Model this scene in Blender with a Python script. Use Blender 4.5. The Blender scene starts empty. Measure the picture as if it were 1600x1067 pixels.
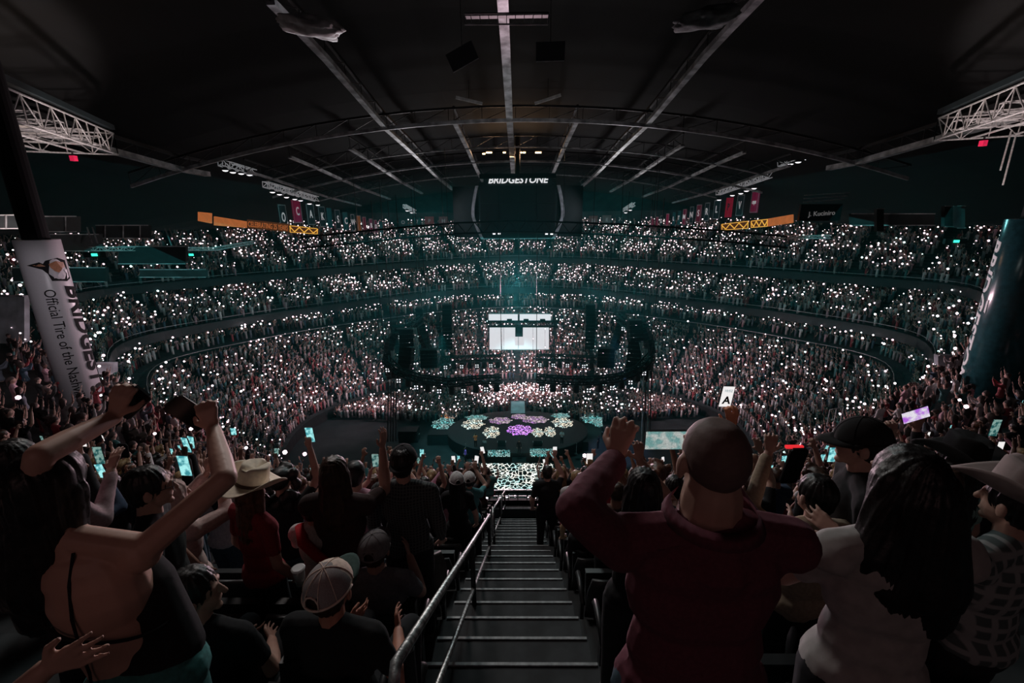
import bpy, bmesh, math, random
import numpy as np
from mathutils import Vector, Matrix, Euler, noise

random.seed(7); rng = np.random.default_rng(7)
SC = bpy.context.scene
COL = SC.collection
EYE = 27.0                      # height of the camera above the arena floor (metres)
FPX = 690.0
PITCH, YAW, ROLL = math.radians(15.7), math.radians(0.65), math.radians(0.5)

# ------------------------------------------------------------ camera
cam_d = bpy.data.cameras.new('camera')
cam_d.sensor_width = 36.0; cam_d.lens = FPX / 1600 * 36.0
cam_d.clip_start = 0.05; cam_d.clip_end = 400
cam = bpy.data.objects.new('camera', cam_d); COL.objects.link(cam)
cam.location = (0, 0, EYE)
CROT = Matrix.Rotation(YAW, 3, 'Z') @ Matrix.Rotation(math.pi / 2 - PITCH, 3, 'X') @ Matrix.Rotation(-ROLL, 3, 'Z')
cam.rotation_euler = CROT.to_euler()
SC.camera = cam

def P(px, py, zc):
    """World point seen at a photograph pixel, zc metres along the camera's axis."""
    v = Vector(((px - 800) / FPX * zc, -(py - 533.5) / FPX * zc, -zc))
    return Vector((0, 0, EYE)) + CROT @ v

# ------------------------------------------------------------ world, lights, exposure
w = bpy.data.worlds.new('world'); SC.world = w; w.use_nodes = True
w.node_tree.nodes['Background'].inputs[0].default_value = (0.25, 0.42, 0.45, 1)
w.node_tree.nodes['Background'].inputs[1].default_value = 0.012
SC.view_settings.view_transform = 'Standard'; SC.view_settings.look = 'None'
SC.view_settings.exposure = 0.0; SC.view_settings.gamma = 1.0
SC.view_settings.use_curve_mapping = False
SC.cycles.use_denoising = True
SC.cycles.max_bounces = 4; SC.cycles.diffuse_bounces = 2; SC.cycles.glossy_bounces = 2
SC.cycles.transparent_max_bounces = 6

def light(name, kind, loc, power, color, size=1.0, size_y=None, aim=None, cone=None, blend=0.5):
    d = bpy.data.lights.new(name, kind); d.energy = power; d.color = color
    if kind == 'AREA':
        d.size = size
        if size_y: d.shape = 'RECTANGLE'; d.size_y = size_y
    else:
        d.shadow_soft_size = size
    if kind == 'SPOT':
        d.spot_size = math.radians(cone); d.spot_blend = blend
    o = bpy.data.objects.new(name, d); COL.objects.link(o); o.location = loc
    if aim is not None:
        o.rotation_euler = (Vector(aim) - Vector(loc)).to_track_quat('-Z', 'Y').to_euler()
    return o

PINK = (1.0, 0.70, 0.80); TEAL = (0.10, 0.85, 0.85)
# washes from the rigging over the stage out on to the stands (they light fronts of the far crowd, rims of the near crowd)
for nm, loc, aim, pw, cone in (('wash_far', (0, 54, 13), (0, 69, 2.0), 9500, 76), ('wash_west', (-9, 54, 12), (-32, 56, 1), 8500, 72), ('wash_east', (9, 54, 12), (32, 56, 1), 8500, 72)):
    light(nm, 'SPOT', loc, pw, PINK, 1.0, aim=aim, cone=cone, blend=0.9)
light('house_far', 'SPOT', (0, 56, 21), 500, PINK, 1.2, aim=(0, 92, 18), cone=150, blend=1.0)
light('wash_near', 'SPOT', (0, 44, 20.5), 15000, PINK, 1.0, aim=(0, 8, 20), cone=110, blend=0.8)
light('wash_near_west', 'SPOT', (-6, 44, 20), 11000, PINK, 0.8, aim=(-24, 20, 18), cone=48, blend=0.8)
light('wash_near_east', 'SPOT', (6, 44, 20), 11000, PINK, 0.8, aim=(25, 20, 18), cone=48, blend=0.8)
light('aisle_fill', 'AREA', (0, 15, EYE + 5), 260, (0.8, 0.95, 0.95), 2.5, aim=(0, 6, EYE - 5))  # unseen fill added overhead to brighten the steps and rim the heads
light('west_fill', 'AREA', (-3.2, 8.5, EYE + 4), 150, (1, 0.9, 0.86), 1.5, aim=(-1.3, 2.2, EYE - 1.6))  # unseen warm fill added to brighten the straw hat and trucker cap
light('teal_far', 'AREA', (0, 72, 31), 1100, TEAL, 70, 20, aim=(0, 84, 15))  # teal fill added unseen above far and side decks, in place of ambient light
light('teal_west', 'AREA', (-30, 48, 25), 500, TEAL, 30, 20, aim=(-44, 50, 15))
light('teal_east', 'AREA', (30, 48, 25), 500, TEAL, 30, 20, aim=(44, 50, 15))
light('teal_stage', 'AREA', (0, 50, 25), 900, TEAL, 34, 14, aim=(0, 48, 0))
for s in (-1, 1): light('roof_wash', 'SPOT', (s * 13, 60, 25), 2000, (0.95, 0.9, 0.92), 1.5, aim=(s * 9, 50, 36), cone=150, blend=0.6)
for s in (-1, 1): light('scoreboard_fin_fill', 'SPOT', (s * 9.5, 47, EYE + 0.5), 420, (0.85, 0.9, 1), 0.3, aim=(s * 4.7, 51.8, EYE + 0.5), cone=62, blend=0.8)  # small unseen spots added to brighten the scoreboard fins
light('roof_wash_mid', 'SPOT', (0, 36, 26), 500, (0.95, 0.9, 0.92), 1, aim=(0, 38, 36), cone=120, blend=0.8)
# unseen reddish fill added behind the camera to lift the near backs
light('red_back', 'AREA', (-1.0, -5.0, EYE + 2.2), 13.0, (1.0, 0.58, 0.56), 3.0, aim=(0.2, 1.2, EYE - 0.8))
light('column_lamp', 'SPOT', (-12.5, 11.0, EYE - 1), 650, (0.93, 0.86, 0.93), 0.4, aim=(-20.0, 18.7, EYE - 4.6), cone=44)
light('column_lamp_east', 'SPOT', (21.0, 30.0, EYE + 3), 380, (0.3, 0.95, 1), 0.6, aim=(22.2, 18.4, EYE - 4), cone=50)

# ------------------------------------------------------------ materials
MATS = {}
def mat(name, col, rough=0.7, metal=0.0, ns=8.0, na=0.15, bump=0.0, emit=0.0, ecol=None, sheen=0.0):
    if name in MATS: return MATS[name]
    m = bpy.data.materials.new(name); m.use_nodes = True; nt = m.node_tree
    b = nt.nodes['Principled BSDF']; b.inputs['Roughness'].default_value = rough; b.inputs['Metallic'].default_value = metal
    tc = nt.nodes.new('ShaderNodeTexCoord'); n = nt.nodes.new('ShaderNodeTexNoise')
    n.inputs['Scale'].default_value = ns; n.inputs['Detail'].default_value = 3
    nt.links.new(tc.outputs['Object'], n.inputs['Vector'])
    r = nt.nodes.new('ShaderNodeValToRGB')
    lo = [c * (1 - na) for c in col]; hi = [min(1, c * (1 + na)) for c in col]
    r.color_ramp.elements[0].color = (*lo, 1); r.color_ramp.elements[1].color = (*hi, 1)
    r.color_ramp.elements[0].position = 0.35; r.color_ramp.elements[1].position = 0.65
    nt.links.new(n.outputs['Fac'], r.inputs['Fac']); nt.links.new(r.outputs['Color'], b.inputs['Base Color'])
    if bump:
        bp = nt.nodes.new('ShaderNodeBump'); bp.inputs['Strength'].default_value = bump; bp.inputs['Distance'].default_value = 0.01
        nt.links.new(n.outputs['Fac'], bp.inputs['Height']); nt.links.new(bp.outputs['Normal'], b.inputs['Normal'])
    if sheen: b.inputs['Sheen Weight'].default_value = sheen
    if emit:
        b.inputs['Emission Strength'].default_value = emit
        b.inputs['Emission Color'].default_value = (*(ecol or col), 1)
        m.cycles.emission_sampling = 'NONE'
    MATS[name] = m
    return m

def attr_mat(name, rough=0.8, emit=0.0):
    m = bpy.data.materials.new(name); m.use_nodes = True; nt = m.node_tree; b = nt.nodes['Principled BSDF']
    a = nt.nodes.new('ShaderNodeAttribute'); a.attribute_name = 'Col'
    if emit:
        b.inputs['Base Color'].default_value = (0.8, 0.8, 0.8, 1)
        nt.links.new(a.outputs['Color'], b.inputs['Emission Color']); b.inputs['Emission Strength'].default_value = emit
        m.cycles.emission_sampling = 'NONE'
    else:
        nt.links.new(a.outputs['Color'], b.inputs['Base Color'])
    b.inputs['Roughness'].default_value = rough
    return m

def led_mat(name, cols, scale, strength, thick=0.10, stretch=(1, 1, 1)):
    """Picture shown on an LED panel: bright filigree on black."""
    m = bpy.data.materials.new(name); m.use_nodes = True; nt = m.node_tree; b = nt.nodes['Principled BSDF']
    b.inputs['Base Color'].default_value = (0.01, 0.012, 0.014, 1); b.inputs['Roughness'].default_value = 0.4
    tc = nt.nodes.new('ShaderNodeTexCoord'); mp = nt.nodes.new('ShaderNodeMapping'); mp.inputs['Scale'].default_value = stretch
    v = nt.nodes.new('ShaderNodeTexVoronoi'); v.feature = 'DISTANCE_TO_EDGE'; v.inputs['Scale'].default_value = scale
    n = nt.nodes.new('ShaderNodeTexNoise'); n.inputs['Scale'].default_value = scale * 0.35
    mixv = nt.nodes.new('ShaderNodeMixRGB'); mixv.blend_type = 'ADD'; mixv.inputs[0].default_value = 0.6
    r = nt.nodes.new('ShaderNodeValToRGB'); r.color_ramp.elements[0].position = thick; r.color_ramp.elements[0].color = (1, 1, 1, 1)
    r.color_ramp.elements[1].position = thick * 1.7; r.color_ramp.elements[1].color = (0, 0, 0, 1)
    rc = nt.nodes.new('ShaderNodeValToRGB')
    e = rc.color_ramp.elements; e[0].position = 0.42; e[0].color = (*cols[0], 1); e[1].position = 0.56; e[1].color = (*cols[1], 1)
    nt.links.new(tc.outputs['Object'], mp.inputs[0]); nt.links.new(mp.outputs[0], mixv.inputs[1]); nt.links.new(mp.outputs[0], n.inputs['Vector'])
    nt.links.new(n.outputs['Color'], mixv.inputs[2]); nt.links.new(mixv.outputs[0], v.inputs['Vector'])
    nt.links.new(v.outputs['Distance'], r.inputs['Fac']); nt.links.new(n.outputs['Fac'], rc.inputs['Fac'])
    mu = nt.nodes.new('ShaderNodeMixRGB'); mu.blend_type = 'MULTIPLY'; mu.inputs[0].default_value = 1
    nt.links.new(r.outputs[0], mu.inputs[1]); nt.links.new(rc.outputs[0], mu.inputs[2]); nt.links.new(mu.outputs[0], b.inputs['Emission Color'])
    b.inputs['Emission Strength'].default_value = strength; m.cycles.emission_sampling = 'NONE'
    return m

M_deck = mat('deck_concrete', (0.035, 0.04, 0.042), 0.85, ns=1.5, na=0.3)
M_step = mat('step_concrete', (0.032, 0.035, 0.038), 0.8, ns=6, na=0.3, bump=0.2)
M_nose = mat('step_nosing', (0.36, 0.38, 0.39), 0.5, ns=20, na=0.3)
M_fascia = mat('fascia_paint', (0.012, 0.024, 0.027), 0.5, ns=2, na=0.2)
M_black = mat('black_metal', (0.012, 0.013, 0.014), 0.5, ns=5, na=0.2)
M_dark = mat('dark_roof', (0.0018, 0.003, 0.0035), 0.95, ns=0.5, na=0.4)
M_steel = mat('painted_steel', (0.45, 0.47, 0.48), 0.5, 0.3, ns=1.2, na=0.5)
M_alu = mat('aluminium_truss', (0.72, 0.72, 0.72), 0.4, 0.5, ns=8, na=0.2)
M_rail = mat('scuffed_rail_steel', (0.5, 0.52, 0.52), 0.42, 0.85, ns=30, na=0.5, bump=0.3)
M_seat = mat('seat_plastic', (0.018, 0.02, 0.022), 0.4, ns=12, na=0.2)
M_floor = mat('arena_floor', (0.02, 0.024, 0.026), 0.6, ns=0.6, na=0.3)
M_wall = mat('dark_wall', (0.03, 0.045, 0.05), 0.8, ns=0.6, na=0.4)
M_canvas = mat('canvas_sheet', (0.55, 0.56, 0.54), 0.8, ns=3, na=0.2)
M_spk = mat('speaker_cloth', (0.008, 0.009, 0.01), 0.6, ns=20, na=0.2)
M_skin = mat('skin', (0.55, 0.33, 0.26), 0.55, ns=14, na=0.08)
M_skin2 = mat('tanned_skin', (0.36, 0.20, 0.14), 0.55, ns=14, na=0.08)
M_skin3 = mat('dark_skin', (0.12, 0.065, 0.045), 0.5, ns=14, na=0.08)
M_hairs = [mat('black_hair', (0.012, 0.010, 0.010), 0.45, ns=30, na=0.4, bump=0.3), mat('brown_hair', (0.05, 0.025, 0.016), 0.45, ns=30, na=0.4, bump=0.3),
           mat('auburn_hair', (0.12, 0.045, 0.025), 0.45, ns=30, na=0.4, bump=0.3), mat('blond_hair', (0.34, 0.22, 0.11), 0.5, ns=30, na=0.3, bump=0.3)]
M_denim = mat('denim', (0.05, 0.09, 0.12), 0.9, ns=40, na=0.2); M_darkpants = mat('dark_trousers', (0.015, 0.016, 0.02), 0.9, ns=20, na=0.2)
M_phone = mat('phone_case', (0.01, 0.01, 0.012), 0.35, ns=10, na=0.1)
M_shoe = mat('shoe_leather', (0.03, 0.028, 0.026), 0.6, ns=10, na=0.2)

# ------------------------------------------------------------ object helpers
def link(o, parent=None):
    COL.objects.link(o)
    if parent is not None: o.parent = parent
    return o
def tag(o, label=None, cat=None, group=None, kind=None):
    if label: o['label'] = label
    if cat: o['category'] = cat
    if group: o['group'] = group
    if kind: o['kind'] = kind
    return o
def empty(name, loc=(0, 0, 0), rz=0.0, **k):
    o = bpy.data.objects.new(name, None); o.location = loc; o.rotation_euler = (0, 0, rz); link(o)
    return tag(o, **k)
def obj(name, mesh, material=None, parent=None, **k):
    o = bpy.data.objects.new(name, mesh); link(o, parent)
    if material is not None and not mesh.materials: mesh.materials.append(material)
    return tag(o, **k)
def copy_tree(src, kids, loc=None, rz=None):
    r = src.copy(); COL.objects.link(r)
    if loc is not None: r.location = loc
    if rz is not None: r.rotation_euler = (0, 0, rz)
    for c in kids:
        d = c.copy(); COL.objects.link(d); d.parent = r
        for g in c.children:
            e = g.copy(); COL.objects.link(e); e.parent = d
    return r

class MB:
    """Collects simple solids into one mesh."""
    def __init__(s): s.v = []; s.f = []; s.n = 0
    def add(s, V, F):
        V = np.asarray(V, float).reshape(-1, 3); s.v.append(V)
        s.f += [tuple(int(i) + s.n for i in f) for f in F]; s.n += len(V); return s
    def box(s, c, d, R=None):
        x, y, z = [k / 2 for k in d]
        V = np.array([(-x, -y, -z), (x, -y, -z), (x, y, -z), (-x, y, -z), (-x, -y, z), (x, -y, z), (x, y, z), (-x, y, z)])
        if R is not None: V = V @ np.array(R).T
        return s.add(V + np.array(c), [(0, 3, 2, 1), (4, 5, 6, 7), (0, 1, 5, 4), (1, 2, 6, 5), (2, 3, 7, 6), (3, 0, 4, 7)])
    def tube(s, p, q, r, n=6, r2=None, flat=None):
        p = Vector(p); q = Vector(q); d = (q - p)
        if d.length < 1e-6: return s
        M = d.to_track_quat('Z', 'Y').to_matrix(); r2 = r if r2 is None else r2
        V = []
        for P0, rr in ((p, r), (q, r2)):
            for k in range(n):
                a = 2 * math.pi * (k + 0.5) / n
                V.append(P0 + M @ Vector((math.cos(a) * rr, math.sin(a) * rr * (flat or 1), 0)))
        F = [(k, (k + 1) % n, n + (k + 1) % n, n + k) for k in range(n)] + [tuple(range(n))[::-1], tuple(range(n, 2 * n))]
        return s.add([tuple(x) for x in V], F)
    def path(s, pts, r, n=6):
        pts = [Vector(p) for p in pts]; V = []; m = len(pts)
        for i, p in enumerate(pts):
            d = (pts[min(i + 1, m - 1)] - pts[max(i - 1, 0)]).normalized()
            M = d.to_track_quat('Z', 'Y').to_matrix()
            for k in range(n):
                a = 2 * math.pi * (k + 0.5) / n; V.append(tuple(p + M @ Vector((math.cos(a) * r, math.sin(a) * r, 0))))
        F = [(i * n + k, i * n + (k + 1) % n, (i + 1) * n + (k + 1) % n, (i + 1) * n + k) for i in range(m - 1) for k in range(n)]
        F += [tuple(range(n))[::-1], tuple(range((m - 1) * n, m * n))]
        return s.add(V, F)
    def lathe(s, prof, n=24, c=(0, 0, 0), R=None, close=True):
        V = []
        for r, z in prof:
            for k in range(n):
                a = 2 * math.pi * k / n; V.append((r * math.cos(a), r * math.sin(a), z))
        m = len(prof); F = [(i * n + k, i * n + (k + 1) % n, (i + 1) * n + (k + 1) % n, (i + 1) * n + k) for i in range(m - 1) for k in range(n)]
        if close: F += [tuple(range(n))[::-1], tuple(range((m - 1) * n, m * n))]
        V = np.array(V)
        if R is not None: V = V @ np.array(R).T
        return s.add(V + np.array(c), F)
    def truss(s, p, q, w=0.4, r=0.03, bays=None, up=(0, 0, 1), tri=False):
        p = Vector(p); q = Vector(q); d = (q - p); L = d.length; d.normalize()
        u = Vector(up); sd = d.cross(u).normalized(); u = sd.cross(d).normalized()
        off = [sd * w / 2 + u * w / 2, -sd * w / 2 + u * w / 2, -sd * w / 2 - u * w / 2, sd * w / 2 - u * w / 2]
        if tri: off = [sd * w / 2 + u * w / 2, -sd * w / 2 + u * w / 2, -u * w / 2]
        for o in off: s.tube(p + o, q + o, r, 5)
        nb = bays or max(2, int(L / (w * 1.3)))
        for i in range(nb):
            a = p + d * L * i / nb; b = p + d * L * (i + 1) / nb
            for k in range(len(off)):
                o1, o2 = off[k], off[(k + 1) % len(off)]
                s.tube(a + (o1 if i % 2 else o2), b + (o2 if i % 2 else o1), r * 0.6, 4)
                s.tube(a + o1, a + o2, r * 0.6, 4)
        return s
    def mesh(s, name, smooth=False):
        me = bpy.data.meshes.new(name)
        me.from_pydata(np.vstack(s.v).tolist() if s.v else [], [], s.f)
        if smooth: me.polygons.foreach_set('use_smooth', [True] * len(me.polygons))
        me.update(); return me
    def build(s, name, material, parent=None, smooth=False, **k):
        return obj(name, s.mesh(name, smooth), material, parent, **k)

# ------------------------------------------------------------ arena curves
def catmull(pts, per=8):
    pts = [np.array(p, float) for p in pts]; out = []
    ext = [pts[1] * np.array([-1, 1])] + pts + [pts[-2] * np.array([-1, 1])]
    for i in range(1, len(ext) - 2):
        a, b, c, d = ext[i - 1:i + 3]
        for k in range(per):
            t = k / per
            out.append(0.5 * ((2 * b) + (-a + c) * t + (2 * a - 5 * b + 4 * c - d) * t * t + (-a + 3 * b - 3 * c + d) * t ** 3))
    out.append(pts[-1]); return np.array(out)
def loop(pts):
    h = catmull(pts); m = h[::-1][1:-1] * np.array([-1, 1]); return np.vstack([h, m])
C1 = loop([(0, 13.4), (8, 13.9), (18, 20), (33, 31), (51, 50), (43, 63), (30, 76), (15, 88), (0, 93)])
C2 = loop([(0, 18), (8, 19), (18, 24), (30, 31), (44, 47), (38, 60), (27, 71), (14, 81), (0, 85)])
C3 = loop([(0, 19), (8, 20), (17, 25), (28, 32), (41, 47), (36, 58), (26, 68), (13, 76.5), (0, 80)])
CF = loop([(0, 34), (7, 34), (15, 34.5), (22, 37), (27, 46), (27, 55), (21, 62), (11, 66), (0, 67)])
NL = len(C1)
def normals(C):
    t = np.roll(C, -1, 0) - np.roll(C, 1, 0); n = np.stack([t[:, 1], -t[:, 0]], 1)
    return n / np.linalg.norm(n, axis=1)[:, None]
def sstep(x): x = np.clip(x, 0, 1); return x * x * (3 - 2 * x)
N1 = normals(C1); N2 = normals(C2)
wfar = sstep((C1[:, 1] - 16) / 30)
D1 = 9.8 + (8.3 - 9.8) * wfar; R1 = 0.5 + (0.35 - 0.5) * wfar
UP_ROWS, UP_T = 18, 0.8
def ring(C, z): return np.column_stack([C, np.broadcast_to(z, len(C))])
def up_ring(off, j): return ring(C1 + N1 * off, EYE - D1 + R1 * j)
def loft(name, rings, material, closed=True, sel=None, **k):
    V = np.vstack(rings); n = len(rings[0]); F = []
    idx = range(n) if closed else range(n - 1)
    for i in range(len(rings) - 1):
        for a in idx:
            if sel is not None and not (sel[a] and sel[(a + 1) % n]): continue
            b = (a + 1) % n
            F.append((i * n + a, i * n + b, (i + 1) * n + b, (i + 1) * n + a))
    me = bpy.data.meshes.new(name); me.from_pydata(V.tolist(), [], F); me.update()
    return obj(name, me, material, **k)
# upper deck, stepped
rings = []
for j in range(UP_ROWS): rings += [up_ring(j * UP_T, j), up_ring((j + 1) * UP_T, j)]
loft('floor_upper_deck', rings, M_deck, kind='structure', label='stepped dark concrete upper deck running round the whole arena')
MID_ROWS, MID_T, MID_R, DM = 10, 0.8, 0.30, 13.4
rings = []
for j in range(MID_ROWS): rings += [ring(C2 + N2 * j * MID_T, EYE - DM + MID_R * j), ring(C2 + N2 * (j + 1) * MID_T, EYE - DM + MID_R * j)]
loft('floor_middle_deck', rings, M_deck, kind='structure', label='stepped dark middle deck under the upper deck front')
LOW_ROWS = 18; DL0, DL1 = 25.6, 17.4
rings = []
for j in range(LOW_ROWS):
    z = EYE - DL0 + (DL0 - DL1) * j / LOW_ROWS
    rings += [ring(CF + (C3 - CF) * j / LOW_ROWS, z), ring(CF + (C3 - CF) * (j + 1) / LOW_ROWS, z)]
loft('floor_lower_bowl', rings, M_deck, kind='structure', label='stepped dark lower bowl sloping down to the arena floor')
# club shelf between lower bowl and middle deck
N3 = normals(C3)
loft('floor_club_level', [ring(C3, EYE - 16.5), ring(C3 + N3 * 1.0, EYE - 16.5), ring(C3 + N3 * 1.0, EYE - 16.2), ring(C3 + N3 * 4.6, EYE - 15.6)], M_deck, kind='structure', label='narrow club level shelf behind the lower bowl')
# fascias
loft('wall_upper_fascia', [ring(C1, EYE - D1 + 0.25), ring(C1 - N1 * 0.12, EYE - D1 + 0.25), ring(C1 - N1 * 0.12, EYE - D1 - 0.8), ring(C1, EYE - D1 - 0.8), ring(C1 + N1 * 6, EYE - D1 - 0.9)], M_fascia, kind='structure', label='dark fascia band along the front of the upper deck')
loft('wall_middle_fascia', [ring(C2, EYE - DM + 0.3), ring(C2 - N2 * 0.12, EYE - DM + 0.3), ring(C2 - N2 * 0.12, EYE - DM - 0.8), ring(C2 + N2 * 3, EYE - DM - 0.8)], M_fascia, kind='structure', label='dark fascia band along the front of the middle deck')
loft('wall_club_fascia', [ring(C3, EYE - 16.3), ring(C3 - N3 * 0.1, EYE - 16.3), ring(C3 - N3 * 0.1, EYE - 17.6)], M_fascia, kind='structure', label='dark fascia band above the lower bowl')
loft('wall_middle_back', [ring(C2 + N2 * 8, EYE - DM + 2.7), ring(C2 + N2 * 8, EYE - DM + 6)], M_wall, kind='structure', label='dark wall behind the middle deck')
loft('wall_bowl_front', [ring(CF, EYE - DL0), ring(CF, 0.0)], M_black, kind='structure', label='black dasher wall round the arena floor')
sel_rear = C1[:, 1] > 14.5
loft('wall_outer', [up_ring(UP_ROWS * UP_T, UP_ROWS - 1), up_ring(UP_ROWS * UP_T + 0.5, UP_ROWS + 9), up_ring(UP_ROWS * UP_T + 8, UP_ROWS + 30)], M_wall, sel=sel_rear, kind='structure', label='dark outer wall behind the top row of the upper deck')
me = MB().box((0, 50, -0.1), (120, 120, 0.2)).mesh('floor'); obj('floor', me, M_floor, kind='structure', label='dark arena floor around the stage')

# ------------------------------------------------------------ roof
RY = [-30, 0, 29, 41, 50, 56, 64, 77, 95, 120]; RH = [13, 12.5, 9.9, 8.0, 7.3, 6.7, 5.9, 5.0, 4.4, 4.2]
def roof_h(x, y): return EYE + float(np.interp(y, RY, RH)) - 0.0043 * x * x
V = []; F = []; nx, ny = 24, 26
for j in range(ny + 1):
    for i in range(nx + 1):
        x = -75 + 150 * i / nx; y = -25 + 145 * j / ny
        V.append((x, y, max(roof_h(x, y), EYE - 4) + 2.6))
for j in range(ny):
    for i in range(nx):
        a = j * (nx + 1) + i; F.append((a, a + 1, a + nx + 2, a + nx + 1))
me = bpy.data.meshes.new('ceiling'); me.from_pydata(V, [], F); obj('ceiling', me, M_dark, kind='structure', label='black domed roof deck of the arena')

def beam_pts(x0, y0, x1, y1, n=12, dz=0.0):
    return [(x0 + (x1 - x0) * i / n, y0 + (y1 - y0) * i / n, roof_h(x0 + (x1 - x0) * i / n, y0 + (y1 - y0) * i / n) + dz) for i in range(n + 1)]
def beam(pts, w, h, parent=None, name='roof_beam', m=M_steel, **k):
    b = MB(); pts = [Vector(p) for p in pts]; V = []; n = len(pts)
    for i, p in enumerate(pts):
        d = (pts[min(i + 1, n - 1)] - pts[max(i - 1, 0)]); s = d.cross(Vector((0, 0, 1))).normalized() * w / 2; u = Vector((0, 0, h / 2))
        V += [tuple(p + s + u), tuple(p - s + u), tuple(p - s - u), tuple(p + s - u)]
    F = [(4 * i + k2, 4 * i + (k2 + 1) % 4, 4 * i + 4 + (k2 + 1) % 4, 4 * i + 4 + k2) for i in range(n - 1) for k2 in range(4)] + [(0, 1, 2, 3), tuple(4 * n - 4 + q for q in (3, 2, 1, 0))]
    b.add(V, F); return b.build(name, m, parent, **k)
def roof_truss(label, pts, w, h, depth=1.1, web=True):
    t = empty('roof_truss', pts[0], label=label, cat='roof truss', group='roof trusses')
    loc = [tuple(Vector(p) - Vector(pts[0])) for p in pts]
    beam(loc, w, h, t, 'bottom_chord')
    if web:
        up = [(p[0], p[1], p[2] + depth) for p in loc]
        beam(up, w * 0.5, h * 0.6, t, 'top_chord', M_black)
        mb = MB()
        for i in range(len(loc) - 1):
            mb.tube(loc[i], up[i + 1], 0.035, 4); mb.tube(loc[i], up[i], 0.03, 4)
        mb.build('web_members', M_black, t, kind='stuff')
    return t
roof_truss('wide pale roof truss on the centre line, above the scoreboard', beam_pts(-0.66, 13, -0.3, 80, 20), 0.55, 0.25)
for s, nm in ((-1, 'west'), (1, 'east')):
    roof_truss(f'dim heavy side roof truss above the {nm} stand, running past the lighting grid', beam_pts(s * 31.5, 24, s * 29.0, 44, 12), 0.6, 0.4)
    roof_truss(f'slim roof purlin, first one {nm} of the centre line truss', beam_pts(s * 5.2, 41, s * 5.0, 77), 0.4, 0.22)
    roof_truss(f'long heavy roof truss, second one {nm} of the centre line, reaching over the near seats', beam_pts(s * 11.4, 24, s * 10.5, 77, 18), 0.42, 0.3)
    roof_truss(f'slim roof purlin, third one {nm} of the centre line', beam_pts(s * 16.0, 46, s * 15.6, 77), 0.4, 0.22)
    roof_truss(f'slim roof purlin, fourth one {nm} of the centre line', beam_pts(s * 21.5, 45, s * 21.0, 77), 0.38, 0.22)
    roof_truss(f'slim roof purlin, fifth one {nm} of the centre line', beam_pts(s * 26.5, 46, s * 26.0, 77), 0.35, 0.2)
def cross_arc(y, x0, x1, w, h, label):
    n = 24; roof_truss(label, [(x0 + (x1 - x0) * i / n, y, roof_h(x0 + (x1 - x0) * i / n, y) - 0.1) for i in range(n + 1)], w, h)
cross_arc(41, -34, 34, 0.22, 0.28, 'nearest arched cross truss spanning the whole roof')
cross_arc(50.5, -27, 27, 0.12, 0.14, 'thin cross bar just behind the nearest arched truss')
cross_arc(57, -30, 30, 0.18, 0.22, 'arched cross truss behind the warm lamp row')
cross_arc(65, -28, 28, 0.12, 0.14, 'thin cross bar above the scoreboard')

# thin stage haze hanging in the bowl
hz = bpy.data.materials.new('stage_haze'); hz.use_nodes = True; nt = hz.node_tree; nt.nodes.remove(nt.nodes['Principled BSDF'])
vs = nt.nodes.new('ShaderNodeVolumeScatter'); vs.inputs['Color'].default_value = (0.10, 0.95, 0.95, 1); vs.inputs['Density'].default_value = 0.0017; vs.inputs['Anisotropy'].default_value = 0.0
nt.links.new(vs.outputs[0], nt.nodes['Material Output'].inputs['Volume'])
MB().box((0, 62, 16), (96, 62, 30)).build('stage_haze', hz, kind='stuff', label='thin teal haze hanging over the stage and the far stands')
# ------------------------------------------------------------ our aisle: steps and handrails
AX0, AX1 = -0.62, 0.52
st = empty('aisle_stairs', (0, 0, EYE - 1.8), kind='structure', label='long straight aisle staircase with pale step edges')
step_me = MB().box((0, 0, 0), (AX1 - AX0, 0.42, 0.25)).mesh('step'); step_me.materials.append(M_step)
nose_me = MB().box((0, 0, 0), (AX1 - AX0 - 0.02, 0.02, 0.012)).mesh('nosing'); nose_me.materials.append(M_nose)
for k in range(1, 33):
    yb = 0.6 + 0.4 * (k - 1); zt = -0.25 * k          # tread k spans yb..yb+.4
    s_ = obj('step', step_me, None, st); s_.location = ((AX0 + AX1) / 2, yb + 0.2, zt - 0.125 + (0.0 if k % 2 else 0.004))
    n_ = obj('nosing', nose_me, None, s_); n_.location = (0, 0.19, 0.131)

def handrail(y0, y1, label, x=-0.42, bend=True):
    def zf(y): return EYE - 1.8 - 0.625 * (y - 0.2) 
    t = empty('handrail', (x, y0, zf(y0)), label=label, cat='handrail', group='aisle handrails')
    L = lambda y, dz: (0, y - y0, zf(y) + dz - zf(y0))
    top = MB().path([L(y0 - 0.03, 0.42), L(y0, 0.75), L(y0 + 0.1, 0.93), L(y1 - 0.1, 0.93), L(y1, 0.75), L(y1 + 0.03, 0.42)] if bend else [L(y0, .93), L(y1, .93)], 0.021, 8)
    top.build('top_rail', M_rail, t, smooth=True)
    MB().path([L(y0 - 0.03, 0.42), L(y1 + 0.03, 0.42)], 0.017, 8).build('lower_rail', M_rail, t, smooth=True)
    for yy in np.linspace(y0 + 0.25, y1 - 0.25, max(2, int((y1 - y0) / 1.7) + 1)):
        p = MB().tube(L(yy, -0.1), L(yy, 0.91), 0.024, 8).build('post', M_black, t)
handrail(1.05, 5.7, 'steel aisle handrail nearest the camera, scuffed and shiny')
handrail(6.3, 9.2, 'second steel aisle handrail down the steps')
handrail(9.8, 12.6, 'third steel aisle handrail, just above the deck front')

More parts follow.
